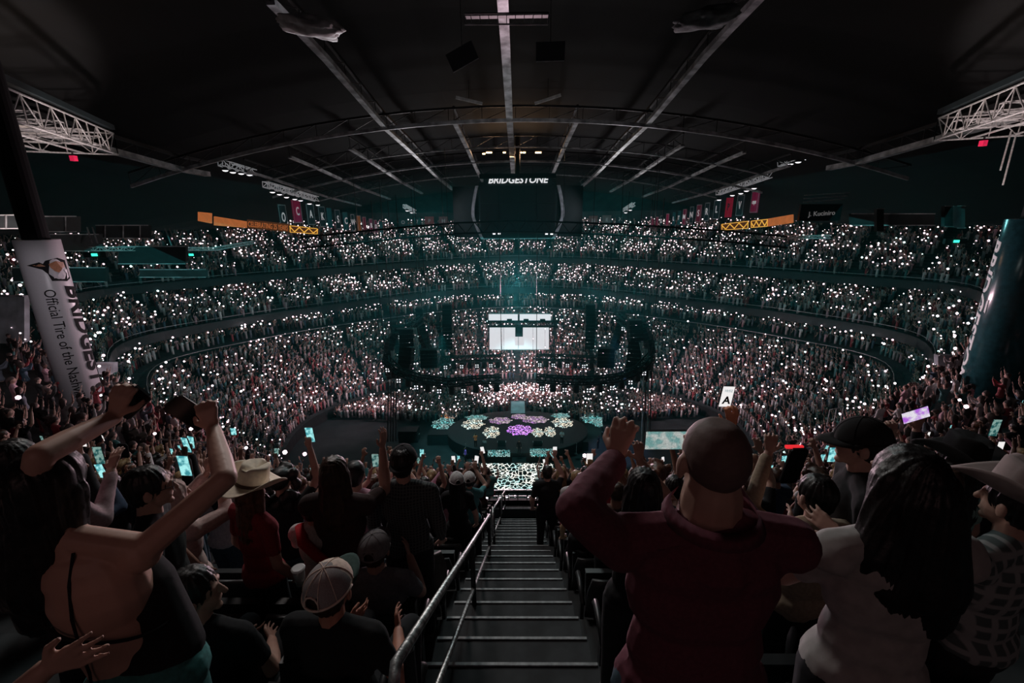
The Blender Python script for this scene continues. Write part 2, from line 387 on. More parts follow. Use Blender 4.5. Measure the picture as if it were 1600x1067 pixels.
# front guard rails of the decks
def guard(name, C, N, z, off, label, h=0.75, posts=3, sel=None, col=M_rail, r=0.03):
    t = empty(name, (0, 0, 0), kind='structure', label=label)
    mb = MB(); n = len(C); Q = np.column_stack([C + N * off, np.broadcast_to(z, n)])
    pm = MB()
    for i in range(n):
        j = (i + 1) % n
        mb.tube(Q[i] + [0, 0, h], Q[j] + [0, 0, h], r, 5)
        for k in range(posts):
            q = Q[i] + (Q[j] - Q[i]) * k / posts
            pm.tube(q, q + [0, 0, h], 0.02, 4)
    mb.build('guard_rail', col, t, kind='stuff'); pm.build('guard_posts', M_black, t, kind='stuff')
guard('trim_upper_guard', C1, N1, EYE - D1 + 0.2, -0.05, 'steel guard rail along the upper deck front', h=0.42)
guard('trim_middle_guard', C2, N2, EYE - DM + 0.25, -0.05, 'steel guard rail along the middle deck front', h=0.5)
guard('trim_club_guard', C3, N3, EYE - 16.3, -0.05, 'steel guard rail along the club level', h=0.4)

# ------------------------------------------------------------ lettering helpers
def text_mesh(txt, size, bold=0.0, extrude=0.01, shear=0.0):
    c = bpy.data.curves.new('txt', 'FONT'); c.body = txt; c.size = size; c.extrude = extrude; c.offset = bold; c.shear = shear
    c.align_x = 'CENTER'; c.align_y = 'CENTER'; c.resolution_u = 3
    o = bpy.data.objects.new('txt', c); COL.objects.link(o); bpy.context.view_layer.update()
    me = bpy.data.meshes.new_from_object(o.evaluated_get(bpy.context.evaluated_depsgraph_get()))
    bpy.data.objects.remove(o); bpy.data.curves.remove(c); me.materials.clear(); return me
def wrap(me, R, ang0, z0, length=None, down=True):
    """Bend a flat lettering mesh round a column of radius R; text reads downwards."""
    bm = bmesh.new(); bm.from_mesh(me); x0 = min(v.co.x for v in bm.verts); x1 = max(v.co.x for v in bm.verts); y0 = min(v.co.y for v in bm.verts); y1 = max(v.co.y for v in bm.verts)
    for q in np.arange(y0 + 0.06, y1, 0.06): bmesh.ops.bisect_plane(bm, geom=bm.verts[:] + bm.edges[:] + bm.faces[:], plane_co=(0, q, 0), plane_no=(0, 1, 0))
    for v in bm.verts:
        x, y, z = v.co; x = (x - x0) * (length / (x1 - x0) if length else 1)
        # reading direction -> -Z, letter tops -> to the right as seen from outside
        s = y if down else x; h = -x if down else y
        a = ang0 + s / R; rr = R + 0.012 + z
        v.co = (rr * math.cos(a), rr * math.sin(a), z0 + h)
    bm.to_mesh(me); bm.free(); me.update(); return me
def poly_mesh(polys, name='emblem', th=0.006):
    """Flat emblem from outlines [(points)], extruded a little; in the XY plane."""
    b = MB()
    for pts in polys:
        n = len(pts); V = [(x, y, 0) for x, y in pts] + [(x, y, th) for x, y in pts]
        b.add(V, [tuple(range(n))[::-1], tuple(range(n, 2 * n))] + [(i, (i + 1) % n, n + (i + 1) % n, n + i) for i in range(n)])
    me = b.mesh(name)
    bm = bmesh.new(); bm.from_mesh(me); bmesh.ops.triangulate(bm, faces=bm.faces); bm.to_mesh(me); bm.free(); return me

# ------------------------------------------------------------ the two columns with sponsor wraps
M_colw = mat('white_column_wrap', (0.62, 0.60, 0.63), 0.35, ns=60, na=0.06); M_colt = mat('teal_column_wrap', (0.02, 0.085, 0.095), 0.2, ns=5, na=0.2)
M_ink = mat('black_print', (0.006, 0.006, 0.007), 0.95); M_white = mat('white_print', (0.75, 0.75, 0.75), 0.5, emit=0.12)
M_brown = mat('brown_print', (0.34, 0.15, 0.07), 0.5)
def column(x, y, r, z0, z1, material, label):
    t = empty('column', (x, y, z0), label=label, cat='column')
    MB().lathe([(r, 0), (r, z1 - z0), (r * 0.98, z1 - z0 + 0.02)], 40).build('shaft', material, t, smooth=True)
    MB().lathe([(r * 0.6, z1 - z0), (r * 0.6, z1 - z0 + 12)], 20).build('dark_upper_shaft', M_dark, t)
    return t
cx, cy, cr = -20.0, 18.7, 0.72
cw = column(cx, cy, cr, EYE - 9.0, EYE - 0.75, M_colw, 'round column in a white sponsor wrap with black lettering')
face = math.atan2(-cy, -cx)      # direction from the column to the camera
Z = 8.25
m1 = wrap(text_mesh('Official Tire of the Nashville Predators', 0.50), cr, face - 0.12, Z - 2.0, 6.9)
obj('small_lettering', m1, M_ink, cw, label='black words down the wrap')
m2 = wrap(text_mesh('BRIDGESTONE', 1.0, 0.03, shear=0.2), cr, face + 1.08, Z - 1.9, 6.7)
obj('large_lettering', m2, M_ink, cw, label='big bold black word down the wrap')
def on_col(polys, R, ang0, z0, parent, name, m, s=1.0, extra=0.0):
    me = poly_mesh(polys); bm = bmesh.new(); bm.from_mesh(me)
    for v in bm.verts:
        x, y, z = v.co; a = ang0 + x * s / R; rr = R + 0.012 + z + extra; v.co = (rr * math.cos(a), rr * math.sin(a), z0 + y * s)
    bm.to_mesh(me); bm.free(); obj(name, me, m, parent)
lg = face + 0.22
on_col([[(-.55, .1), (-.3, .17), (0, .25), (.25, .3), (.5, .2), (.5, -.1), (.52, -.42), (.35, -.5), (.15, -.46), (-.05, -.44), (-.1, -.2), (-.2, -.05), (-.35, .02)]], cr, lg, Z - 1.1, cw, 'emblem_outline', M_ink, 1.25)
on_col([[(-.02, .12), (.18, .2), (.4, .14), (.42, -.02), (.3, -.06), (.2, -.2), (.08, -.12), (0, 0)], [(-.4, .1), (-.2, .13), (-.1, .05), (-.25, .05)]], cr, lg, Z - 1.1, cw, 'emblem_fill', M_brown, 1.25, 0.006)
on_col([[(.02, -.36), (.02, -.18), (.14, -.24), (.22, -.14), (.3, -.3), (.24, -.4), (.12, -.34)], [(.36, -.12), (.46, -.1), (.46, -.36), (.38, -.42), (.42, -.25)]], cr, lg, Z - 1.1, cw, 'emblem_teeth', M_colw, 1.25, 0.006)
ex, ey, er = 21.0, 18.4, 1.1
ce = column(ex, ey, er, EYE - 9.2, EYE - 0.25, M_colt, 'round column in a dark glossy teal wrap with white lettering')
fe = math.atan2(-ey, -ex)
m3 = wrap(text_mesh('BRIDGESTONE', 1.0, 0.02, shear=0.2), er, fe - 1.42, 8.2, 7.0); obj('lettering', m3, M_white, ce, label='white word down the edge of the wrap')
on_col([[(-.25, -.1), (.25, .3), (.25, -.3)]], er, fe - 1.1, 5.4, ce, 'white_arrow', M_white)

# ------------------------------------------------------------ scoreboard
M_sb = mat('scoreboard_body', (0.008, 0.018, 0.02), 0.55, ns=2, na=0.2); M_sbe = mat('scoreboard_edge', (0.45, 0.47, 0.5), 0.4, ns=2, na=0.3)
M_off = mat('led_panel_off', (0.003, 0.009, 0.01), 0.8, ns=30, na=0.15); M_mull = mat('panel_joint', (0.03, 0.04, 0.042), 0.5)
sb = empty('scoreboard', (0.2, 52, EYE), label='dark centre hung scoreboard with pale curved side fins and a white word on top', cat='scoreboard')
def curved_box(x0, x1, y, zt, zb, bulge, material, name, parent, th=0.5, n=8):
    b = MB(); V = []
    for i in range(n + 1):
        u = i / n; z = zt + (zb - zt) * u; dx = bulge(u)
        V += [(x0 + dx, y, z), (x1 + dx, y, z), (x1 + dx, y + th, z), (x0 + dx, y + th, z)]
    F = [(4 * i + k, 4 * i + (k + 1) % 4, 4 * i + 4 + (k + 1) % 4, 4 * i + 4 + k) for i in range(n) for k in range(4)] + [(0, 1, 2, 3), tuple(4 * n + q for q in (3, 2, 1, 0))]
    b.add(V, F); return b.build(name, material, parent)
MB().box((0, 2.5, 0.8), (8.6, 5, 6.0)).build('core', M_sb, sb)
for i in range(4):
    for j in range(3):
        MB().box((-3.15 + 2.1 * i, -0.06, 2.5 - 1.95 * j), (2.06, 0.12, 1.9)).build('panel', M_off, sb)
MB().box((0, -0.1, -2.35), (8.2, 0.3, 0.08)).build('bottom_trim', M_sbe, sb)
for s in (-1, 1):
    curved_box(s * 4.35 - 0.02, s * 4.35 + 0.35 * s, -0.2, 3.4, -2.4, lambda u: s * (0.55 * math.sin(math.pi * u * 0.9) - 0.9 * max(0, u - 0.55) * 1.6), M_sbe, 'side_fin', sb, th=1.0, n=14)
    MB().box((s * 6.1, 3.0, 0.6), (2.6, 4.5, 5.6)).build('wing_panel', M_sb, sb)
sl = text_mesh('BRIDGESTONE', 1.0, 0.02, 0.03, 0.25)
o = obj('sign_lettering', sl, mat('sign_white', (0.85, 0.88, 0.9), 0.5, emit=0.9), sb, label='white italic word'); o.rotation_euler = (math.pi / 2, 0, 0); o.location = (0, -0.3, 3.95); 
MB().box((0, 0.1, 3.95), (7.6, 0.5, 1.15)).build('sign_box', M_sb, sb)
MB().tube((0, 2.5, 3.8), (0, 2.5, 9.0), 0.35, 10).build('hoist_mast', M_black, sb)
MB().box((0, -0.45, 4.35), (8.4, 0.3, 0.5)).build('hoist_beam', M_black, sb)

# warm lamp row under the roof
M_warm = mat('warm_lamp', (1, 0.62, 0.3), 0.5, emit=12.0)
for i, px in enumerate((756, 764, 788, 811, 819, 841)):
    p = P(px, 238 + (2 if i == 0 else 0), 52)
    t = empty('flood_lamp', p, label=['small warm lamp at the west end of the lamp row', 'second warm lamp from the west end of the row', 'third warm lamp from the west end, just west of the centre truss', 'warm lamp just east of the centre truss',
              'second warm lamp from the east end of the row', 'brightest wide warm lamp at the east end of the row'][i], cat='flood lamp', group='warm lamps under the roof')
    MB().box((0, 0.15, 0), (0.9 if i % 2 else 0.5, 0.3, 0.35)).build('housing', M_black, t)
    MB().box((0, -0.02, -0.02), (0.7 if i % 2 or i == 5 else 0.3, 0.06, 0.13)).build('lens', M_warm, t)
light('warm_row', 'AREA', P(800, 243, 51), 260, (1, 0.6, 0.35), 6, 0.5, aim=P(800, 200, 44))

# catwalk frame and hung panels near the camera
t = empty('catwalk_frame', P(792, 30, 19), label='small rectangular catwalk frame across the centre truss', cat='catwalk')
b = MB(); a0, a1, b0, b1 = [tuple(P(x, y, z) - P(792, 30, 19)) for x, y, z in ((725, 24, 19), (858, 22, 19), (727, 38, 18.6), (856, 38, 18.6))]
for q, r in ((a0, a1), (b0, b1), (a0, b0), (a1, b1)): b.tube(q, r, 0.035, 5)
for u in np.linspace(0.08, 0.92, 9): b.tube(Vector(a0).lerp(Vector(a1), u), Vector(b0).lerp(Vector(b1), u), 0.02, 4)
b.build('frame', M_steel, t)
MB().box((0, 0.3, 0.25), (3.6, 0.5, 0.05)).build('grating', M_black, t)
for px, py, tilt, dz, lab in ((722, 88, 0.45, 26, 'tilted dark reflector panel hung west of the centre truss'), (860, 80, 0.02, 26, 'level dark reflector panel hung east of the centre truss')):
    t = empty('reflector_panel', P(px, py, dz), label=lab, cat='panel')
    pn = MB().box((0, 0, 0), (1.7, 0.08, 0.95)).build('panel', M_fascia, t); pn.rotation_euler = (0.5, -tilt, 0)
    pb = MB().box((0, -0.06, -0.5), (1.7, 0.05, 0.04)).build('edge_strip', M_steel, pn)
    MB().tube((0, 0, 0.4), (0, 0, 4), 0.02, 4).build('hanger', M_black, t)
for px, py, tilt, lab in ((733, 157, 0.22, 'pale strip panel sloping down towards the centre truss from the west'), (856, 155, -0.28, 'pale strip panel sloping down towards the centre truss from the east')):
    t = empty('strip_panel', P(px, py, 36), label=lab, cat='panel')
    pn = MB().box((0, 0, 0), (2.2, 0.1, 0.22)).build('strip', M_canvas, t); pn.rotation_euler = (0, tilt, 0)
    MB().tube((0, 0, 0), (0, 0, 2.4), 0.03, 4).build('hanger', M_black, t)
for px, py, dz, sg, lab in ((490, 42, 21, 1, 'pale rumpled canvas cover on the long truss west of the centre'), (1110, 28, 21, -1, 'dim rumpled canvas cover on the long truss east of the centre')):
    bm = bmesh.new(); bmesh.ops.create_icosphere(bm, subdivisions=4, radius=1.0)
    for v in bm.verts:
        n1 = noise.noise(v.co * 1.7) * 0.35 + noise.noise(v.co * 4) * 0.14
        v.co *= 1 + n1
        v.co = Vector((v.co.x * 1.55, v.co.y * 0.8, v.co.z * 0.42 - 0.35 * sg * v.co.x * 0.6))
    me = bpy.data.meshes.new('canvas'); bm.to_mesh(me); bm.free()
    for p_ in me.polygons: p_.use_smooth = True
    t = obj('canvas_cover', me, M_canvas if sg == 1 else mat('canvas_shaded', (0.14, 0.17, 0.165), 0.8, ns=3, na=0.3), label=lab, cat='canvas cover'); t.location = P(px, py, dz)  # eastern sheet is the same canvas, its shade put into the colour
light('canvas_glow', 'SPOT', P(560, 120, 26), 900, (0.9, 0.9, 0.95), 0.5, aim=P(490, 42, 21), cone=50)  # added spot that brightens the western canvas cover

# ------------------------------------------------------------ rectangular lighting grids high at the sides
M_red = mat('red_lamp', (0.8, 0.02, 0.10), 0.5, emit=0.22)
def grid(corner, a_end, b_dir, label, s):
    c = Vector(corner); A = Vector(a_end) - c; B = Vector(b_dir)
    t = empty('lighting_grid', c, label=label, cat='lighting grid', group='side lighting grids')
    z = Vector((0, 0, 1)); H = 1.25
    def side(p, q, nm='side_frame'):
        b = MB(); d = (q - p); n = max(3, int(d.length / 1.2))
        b.tube(p, q, 0.05, 6); b.tube(p + z * H, q + z * H, 0.05, 6)
        for i in range(n):
            u0 = p + d * i / n; u1 = p + d * (i + 1) / n
            b.tube(u0, u1 + z * H, 0.028, 4) if i % 2 else b.tube(u0 + z * H, u1, 0.028, 4)
            b.tube(u0, u0 + z * H, 0.03, 4)
        b.tube(q, q + z * H, 0.04, 4)
        b.build(nm, M_alu, t)
    O = Vector((0, 0, 0)); side(O, A); side(O, B); side(A, A + B); side(B, A + B)
    for k in range(1, 9):
        u = k / 9; MB().tube(B * u, A + B * u, 0.055, 6).build('pipe', M_alu, t)
    for k in range(1, 5):
        u = k / 5; MB().truss(A * u + z * 0.5, A * u + B + z * 0.5, 0.45, 0.03, 8).build('cross_truss', M_alu, t)
    # dark sheet rail above
    MB().tube(z * (H + 0.35), A + z * (H + 0.35), 0.2, 4).build('upper_rail', M_fascia, t)
    for u, v in ((0.12, 0.12), (0.12, 0.55), (0.8, 0.5)):
        r = MB().box(A * u + B * v + Vector((0, 0, -0.45)), (0.26, 0.26, 0.3)).build('red_lamp', M_red, t, label='small red lamp')
        MB().tube(A * u + B * v + Vector((0, 0, -0.2)), A * u + B * v + Vector((0, 0, 0)), 0.05, 5).build('clamp', M_black, r)
    for u, v in ((0.35, 0.4), (0.6, 0.7), (0.75, 0.3)):
        h_ = MB().lathe([(0.12, 0.2), (0.2, 0.05), (0.2, -0.35), (0.17, -0.38)], 10, c=A * u + B * v + Vector((0, 0, -0.15))).build('lamp_housing', M_black, t)
    cc = c + A * 0.5 + B * 0.35
    light('grid_glow', 'AREA', cc + Vector((0, 0, 0.45)), 150, (1, 0.72, 0.55), 5, 3, aim=cc + Vector((0, 0, 5)))
    light('grid_rim', 'SPOT', c + A * 0.6 + Vector((s * 3, 0, -7)), 4200, (1, 0.80, 0.78), 0.4, aim=cc, cone=84, blend=0.3)  # unseen spot added below to brighten the undersides of the pipes
grid((-25.6, 30.4, EYE + 4.1), (-21.0, 20.0, EYE + 4.1), (-13.8, -6.0, 0), 'rectangular aluminium lighting grid hung over the west stand, by the white column', 1)
grid((25.6, 29.6, EYE + 4.3), (21.3, 19.2, EYE + 4.3), (13.8, -6.0, 0), 'rectangular aluminium lighting grid hung over the east stand, by the teal column', -1)
t = empty('hanging_pipes', P(1580, 205, 25), label='two long thin pipes hanging aslant under the eastern lighting grid', cat='pipe')
MB().tube((0, 0, 0), tuple(P(1563, 266, 25) - P(1580, 205, 25)), 0.045, 6).build('pipe', M_alu, t)
MB().tube(tuple(P(1588, 208, 25) - P(1580, 205, 25)), tuple(P(1567, 289, 25) - P(1580, 205, 25)), 0.045, 6).build('pipe', M_alu, t)

# ------------------------------------------------------------ lamp trusses at the banner lines
M_lamp = mat('lamp_face', (0.95, 0.95, 1.0), 0.5, emit=1.3)
def lamp_truss(p, q, lamps, zc, label, w=0.6):
    a = P(*p, zc[0]); b_ = P(*q, zc[1]); t = empty('lamp_truss', a, label=label, cat='lamp truss', group='lamp trusses')
    MB().truss((0, 0, 0), tuple(b_ - a), w, 0.06, None).build('truss', mat('bright_truss', (0.8, 0.82, 0.85), 0.5, ns=8, na=0.2, emit=0.12), t)  # lit look of the truss put in as faint emission
    for px, py in lamps:
        u = (px - p[0]) / (q[0] - p[0]); q_ = P(px, py, zc[0] + (zc[1] - zc[0]) * u) - a
        h_ = MB().lathe([(0.1, 0.35), (0.25, 0.1), (0.32, -0.1)], 12, c=q_ + Vector((0, 0.1, 0.1))).build('lamp', M_black, t)
        MB().lathe([(0.30, -0.11), (0.18, -0.2), (0.02, -0.23)], 12, c=q_ + Vector((0, 0.1, 0.1))).build('lens', M_lamp, h_)
    for u in (0.1, 0.9):
        m_ = (b_ - a) * u; MB().tube(m_, m_ + Vector((0, 0, 3)), 0.03, 4).build('hoist_chain', M_black, t)
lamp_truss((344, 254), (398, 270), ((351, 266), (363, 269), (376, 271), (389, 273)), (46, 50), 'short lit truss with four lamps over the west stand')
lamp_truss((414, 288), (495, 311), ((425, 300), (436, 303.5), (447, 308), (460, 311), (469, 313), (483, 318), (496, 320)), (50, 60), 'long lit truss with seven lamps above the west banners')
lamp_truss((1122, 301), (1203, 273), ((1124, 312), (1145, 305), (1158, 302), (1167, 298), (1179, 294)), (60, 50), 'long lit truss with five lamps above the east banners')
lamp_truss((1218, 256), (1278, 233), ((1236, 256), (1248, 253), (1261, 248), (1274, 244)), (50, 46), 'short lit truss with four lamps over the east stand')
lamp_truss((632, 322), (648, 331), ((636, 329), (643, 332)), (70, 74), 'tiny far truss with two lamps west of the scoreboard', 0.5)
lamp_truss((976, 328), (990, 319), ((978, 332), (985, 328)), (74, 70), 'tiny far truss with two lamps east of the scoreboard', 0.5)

# ------------------------------------------------------------ banners
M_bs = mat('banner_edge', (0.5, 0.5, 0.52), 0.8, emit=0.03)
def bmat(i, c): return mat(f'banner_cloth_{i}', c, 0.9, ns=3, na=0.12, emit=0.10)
def banner(pts, zc, colr, glyph, label, i, gcol=(0.8, 0.8, 0.82), edge=True, em=None):
    """pts: photo corners of the banner TL, TR, BR, BL; both sides hang vertically."""
    tl, tr, br, bl = [P(x, y, z) for (x, y), z in zip(pts, (zc[0], zc[1], zc[1], zc[0]))]
    o = (tl + tr + br + bl) / 4; t = empty('team_banner', o, label=label, cat='banner', group='championship and team banners')
    X = ((tr - tl) + (br - bl)) / 2; w_ = math.hypot(X.x, X.y); h_ = ((tl.z - bl.z) + (tr.z - br.z)) / 2
    t.rotation_euler = (0, 0, math.atan2(X.y, X.x))
    b = MB(); n = 6; V = []
    for k in range(n + 1):
        for j in range(2):
            V.append((-w_ / 2 + w_ * k / n, 0.04 * math.sin(k * 2.1 + i), h_ / 2 - h_ * j))
    b.add(V, [(2 * k, 2 * k + 1, 2 * k + 3, 2 * k + 2) for k in range(n)]); cl = b.build('cloth', bmat(i, colr), t)
    m_ = cl.modifiers.new('s', 'SOLIDIFY'); m_.thickness = 0.03
    if edge:
        e = MB(); q = 0.09
        for (c_, d_) in (((0, -0.07, h_ / 2 - q), (w_ - q, 0.02, q)), ((0, -0.07, -h_ / 2 + q), (w_ - q, 0.02, q)), ((-w_ / 2 + q, -0.07, 0), (q, 0.02, h_ - q)), ((w_ / 2 - q, -0.07, 0), (q, 0.02, h_ - q))): e.box(c_, d_)
        e.build('border', M_bs, t)
    MB().tube((-w_ / 2 - 0.1, 0, h_ / 2), (w_ / 2 + 0.1, 0, h_ / 2), 0.05, 6).build('top_bar', M_black, t)
    if glyph:
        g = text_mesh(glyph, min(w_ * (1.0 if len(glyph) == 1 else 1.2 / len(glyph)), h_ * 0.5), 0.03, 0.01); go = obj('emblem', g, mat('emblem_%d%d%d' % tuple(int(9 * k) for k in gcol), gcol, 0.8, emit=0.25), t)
        go.rotation_euler = (math.pi / 2, 0, 0); go.location = (0, -0.1, 0)
TE = (0.015, 0.10, 0.11); DK = (0.015, 0.03, 0.035); RD = (0.42, 0.02, 0.10)
left_b = [((434, 318, 450, 362), DK, 'O', 'nearly black banner with a dim pale ring, west line'), ((455, 311, 473, 350), RD, 'C', 'bright red banner with a white flaming C'), ((477, 317, 493, 353), DK, 'A', 'dark bordered banner with a round pale crest, right behind the red one'),
  ((496, 321, 510, 356), DK, 'K', 'dark banner with a small grey crest, west line'), ((510, 323, 520, 358), TE, '', 'plain teal banner, west line'), ((522, 326, 533, 360), DK, 'S', 'dark bordered banner with a pale letter S'), ((535, 330, 545, 361), TE, 'C', 'teal banner with a pale hooked emblem'),
  ((547, 333, 555, 362), DK, 'W', 'dark banner with a dull red emblem, west line'), ((557, 335, 565, 363), (0.5, 0.16, 0.05), '', 'orange banner, west line'), ((566, 337, 573, 364), (0.28, 0.03, 0.07), '', 'dark red banner next to the orange one'), ((576, 340, 583, 365), (0.25, 0.02, 0.09), 'B', 'purple red banner, west line'), ((584, 342, 590, 366), (0.25, 0.02, 0.09), 'D', 'purple red banner with a pale top, west line'), ((592, 345, 600, 367), TE, '', 'last teal banner of the west line')]
def zleft(px): return 60 + (px - 434) * 0.17
for i, (q, c, g, lab) in enumerate(left_b):
    x0, y0, x1, y1 = q; s = 0.2 * (x1 - x0)
    banner([(x0, y0), (x1 - s * 1.2, y0 + 3), (x1, y1), (x0 + s * 1.2, y1 - 3)], (zleft(x0), zleft(x1)), c, g, lab, i, edge=c is not TE)
right_b = [((1172, 297, 1187, 334), RD, 'caps', 'deep red banner with a pale word, end of the east line nearest the camera'), ((1150, 303, 1164, 339), DK, 'V', 'black bordered banner with a pale shield'), ((1132, 307, 1146, 341), (0.62, 0.01, 0.05), 'P', 'bright red banner with a black winged P'), ((1114, 311, 1127, 344), DK, 'L', 'dark teal bordered banner with a pale leaning emblem'),
  ((1100, 315, 1110, 347), DK, 'R', 'dark bordered banner with a round crest, east line'), ((1087, 318, 1097, 349), (0.25, 0.02, 0.06), 'S', 'dull red bordered banner with a pale swirl'), ((1077, 321, 1085, 351), DK, 'N', 'narrow black bordered banner, east line'), ((1066, 325, 1073, 353), (0.3, 0.02, 0.08), 'M', 'dull red banner with a slim emblem'), ((1058, 328, 1064, 353), TE, 'T', 'teal banner with a white emblem, east line'), ((1050, 330, 1056, 354), TE, 'L', 'teal banner with a pale slim letter, east line'), ((1040, 332, 1046, 354), (0.5, 0.02, 0.12), '', 'plain crimson banner, east line'),
  ((1031, 335, 1037, 356), DK, 'D', 'small dark banner, east line'), ((1024, 337, 1029, 356), (0.3, 0.02, 0.08), '', 'small dull red banner, east line'), ((1017, 339, 1022, 357), (0.36, 0.02, 0.1), '', 'last small red banner of the east line')]
for i, (q, c, g, lab) in enumerate(right_b):
    x0, y0, x1, y1 = q; s = 0.2 * (x1 - x0); z0 = 60 + (1187 - x0) * 0.17; z1 = 60 + (1187 - x1) * 0.17
    banner([(x0 + s, y0 + 3), (x1, y0), (x1 - s, y1 - 3), (x0, y1)], (z0, z1), c, g, lab, 20 + i, gcol=(0.02, 0.02, 0.02) if g == 'P' else (0.8, 0.8, 0.82), edge=c is not TE and g != 'P')
far_b = [(623, 340, 'O', DK), (645, 339, '7', DK), (664, 338, 'P', (0.2, 0.05, 0.06)), (686, 338, 'M', (0.16, 0.08, 0.09)), (920, 337, 'N', (0.16, 0.1, 0.1)), (941, 336, 'E', (0.12, 0.12, 0.12)), (962, 335, 'X', DK)]
for i, (px, py, g, c) in enumerate(far_b):
    banner([(px, py), (px + 14, py), (px + 14, py + 15), (px, py + 15)], (86, 86), c, g, ['small dark square banner with a ring on the far wall, beside the west line', 'small dark square banner with a numeral on the far wall', 'small dull red square banner on the far wall', 'small greyish red square banner on the far wall, nearest the scoreboard on the west',
        'small dim banner on the far wall, nearest the scoreboard on the east', 'small grey banner on the far wall, second east of the scoreboard', 'small dark banner on the far wall, third east of the scoreboard'][i], 40 + i, gcol=(0.2, 0.22, 0.23), edge=False)

# ------------------------------------------------------------ LED ribbon boards
M_or = mat('ribbon_orange', (0.55, 0.17, 0.05), 0.5, ns=1.2, na=0.25, emit=0.55, ecol=(0.55, 0.17, 0.05)); M_orl = mat('ribbon_amber', (0.9, 0.5, 0.08), 0.5, emit=0.8)
M_ord = mat('ribbon_dark_amber', (0.09, 0.035, 0.015), 0.5, emit=0.5)
def ribbon(label, segs, zc):
    t = empty('ribbon_board', P(segs[0][0], segs[0][1], zc(segs[0][0])), label=label, cat='ribbon board'); o = t.location.copy()
    for (x0, y0, x1, y1, y2, y3, m_, txt) in segs:   # x0:(top y0,bottom y1)  x1:(top y2,bottom y3)
        a, b_, c, d = P(x0, y0, zc(x0)) - o, P(x0, y1, zc(x0)) - o, P(x1, y3, zc(x1)) - o, P(x1, y2, zc(x1)) - o
        back = Vector((0, 0.25, 0)); bb = MB(); bb.add([tuple(q) for q in (a, b_, c, d)] + [tuple(q + back) for q in (a, b_, c, d)], [(0, 1, 2, 3), (7, 6, 5, 4), (0, 4, 5, 1), (1, 5, 6, 2), (2, 6, 7, 3), (3, 7, 4, 0)])
        pn = bb.build('screen_panel', m_, t)
        if txt == 'net':
            g = MB(); rr = random.Random(int(x0)); 
            up = lambda u, v: (a.lerp(d, u)).lerp(b_.lerp(c, u), v) + Vector((0, -0.08, 0))
            pts = [up(k / 6, 0.85 if k % 2 else 0.15) for k in range(7)]
            for k in range(6): g.tube(pts[k], pts[k + 1], 0.06, 4)
            g.tube(up(0.02, 0.05), up(0.98, 0.05), 0.05, 4); g.tube(up(0.02, 0.95), up(0.98, 0.95), 0.05, 4); g.tube(up(0.02, .05), up(0.02, .95), 0.05, 4); g.tube(up(.98, .05), up(.98, .95), 0.05, 4)
            g.build('line_pattern', M_orl, pn)
        elif txt:
            me = text_mesh(txt, 1.0, 0.01, 0.01); xs = [v.co.x for v in me.vertices]; ys = [v.co.y for v in me.vertices]; lx, hx, ly, hy = min(xs), max(xs), min(ys), max(ys)
            for v in me.vertices:
                u = 0.03 + 0.94 * (v.co.x - lx) / (hx - lx); w_ = 0.82 - 0.64 * (v.co.y - ly) / (hy - ly)
                q = (a.lerp(d, u)).lerp(b_.lerp(c, u), w_) + Vector((0, -0.08 - v.co.z, 0)); v.co = q
            obj('lettering', me, M_or, pn)
ribbon('long orange LED ribbon with a lit anniversary slogan, under the west banners', [(309, 331, 329, 345, 333, 349, M_or, ''), (334, 338, 385, 352, 346, 356, M_or, ''), (386, 343, 452, 356, 350, 363, M_ord, 'CELEBRATING 25 YEARS'), (453, 352, 497, 363, 357, 366, M_ord, 'net')], lambda x: 44 + (x - 309) * 0.075)
ribbon('orange LED ribbon with amber line patterns, under the east banners', [(1127, 350, 1169, 360, 345, 357, M_ord, 'net'), (1173, 345, 1199, 356, 342, 354, M_ord, 'net'), (1200, 342, 1240, 354, 335, 348, M_or, '')], lambda x: 58 - (x - 1127) * 0.12)
t = empty('sign_board', P(1283, 332, 44), label='dark hanging sign board with pale lettering beside the orange ribbon', cat='sign')
MB().box((0, 0.2, 0), (4.1, 0.3, 1.6)).build('board', M_sb, t)
for k in range(3): MB().tube((-2, -0.1, 1.0 + 0.32 * k), (2 + 0.2 * k, -0.1, 1.25 + 0.3 * k), 0.05, 4).build('pipe', M_alu, t)
o = obj('lettering', text_mesh('J. Kuciniro', 0.62, 0.004), M_white, t); o.rotation_euler = (math.pi / 2, -0.05, 0); o.location = (0.1, 0, -0.1)

# ------------------------------------------------------------ suites and dim structure at the sides
M_panel = mat('teal_grey_panel', (0.022, 0.034, 0.036), 0.7, ns=0.5, na=0.5); M_pale = mat('pale_panel', (0.40, 0.45, 0.48), 0.7, ns=1, na=0.3)
M_win = mat('suite_light', (0.45, 0.5, 0.5), 0.5, emit=0.22)
def slab(px0, py0, px1, py1, zc0, zc1, m_, label, name, cat, frame=0, th=0.3, group=None):
    a, b_, c, d = P(px0, py0, zc0), P(px0, py1, zc0), P(px1, py1, zc1), P(px1, py0, zc1); o = (a + b_ + c + d) / 4
    t = empty(name, o, label=label, cat=cat, group=group); bk = Vector((0, th, 0))
    MB().add([tuple(q - o) for q in (a, b_, c, d)] + [tuple(q - o + bk) for q in (a, b_, c, d)], [(0, 1, 2, 3), (7, 6, 5, 4), (0, 4, 5, 1), (1, 5, 6, 2), (2, 6, 7, 3), (3, 7, 4, 0)]).build('panel', m_, t)
    fr = MB()
    for q, r in ((a, d), (b_, c)): fr.tube(q - o - bk * 0.2, r - o - bk * 0.2, 0.05, 4)
    fr.build('edge', M_steel, t)
    for k in range(frame):
        u = (k + 0.5) / frame; MB().tube(a.lerp(d, u) - o - bk * 0.25, b_.lerp(c, u) - o - bk * 0.25, 0.06, 4).build('mullion', M_steel, t)
    return t
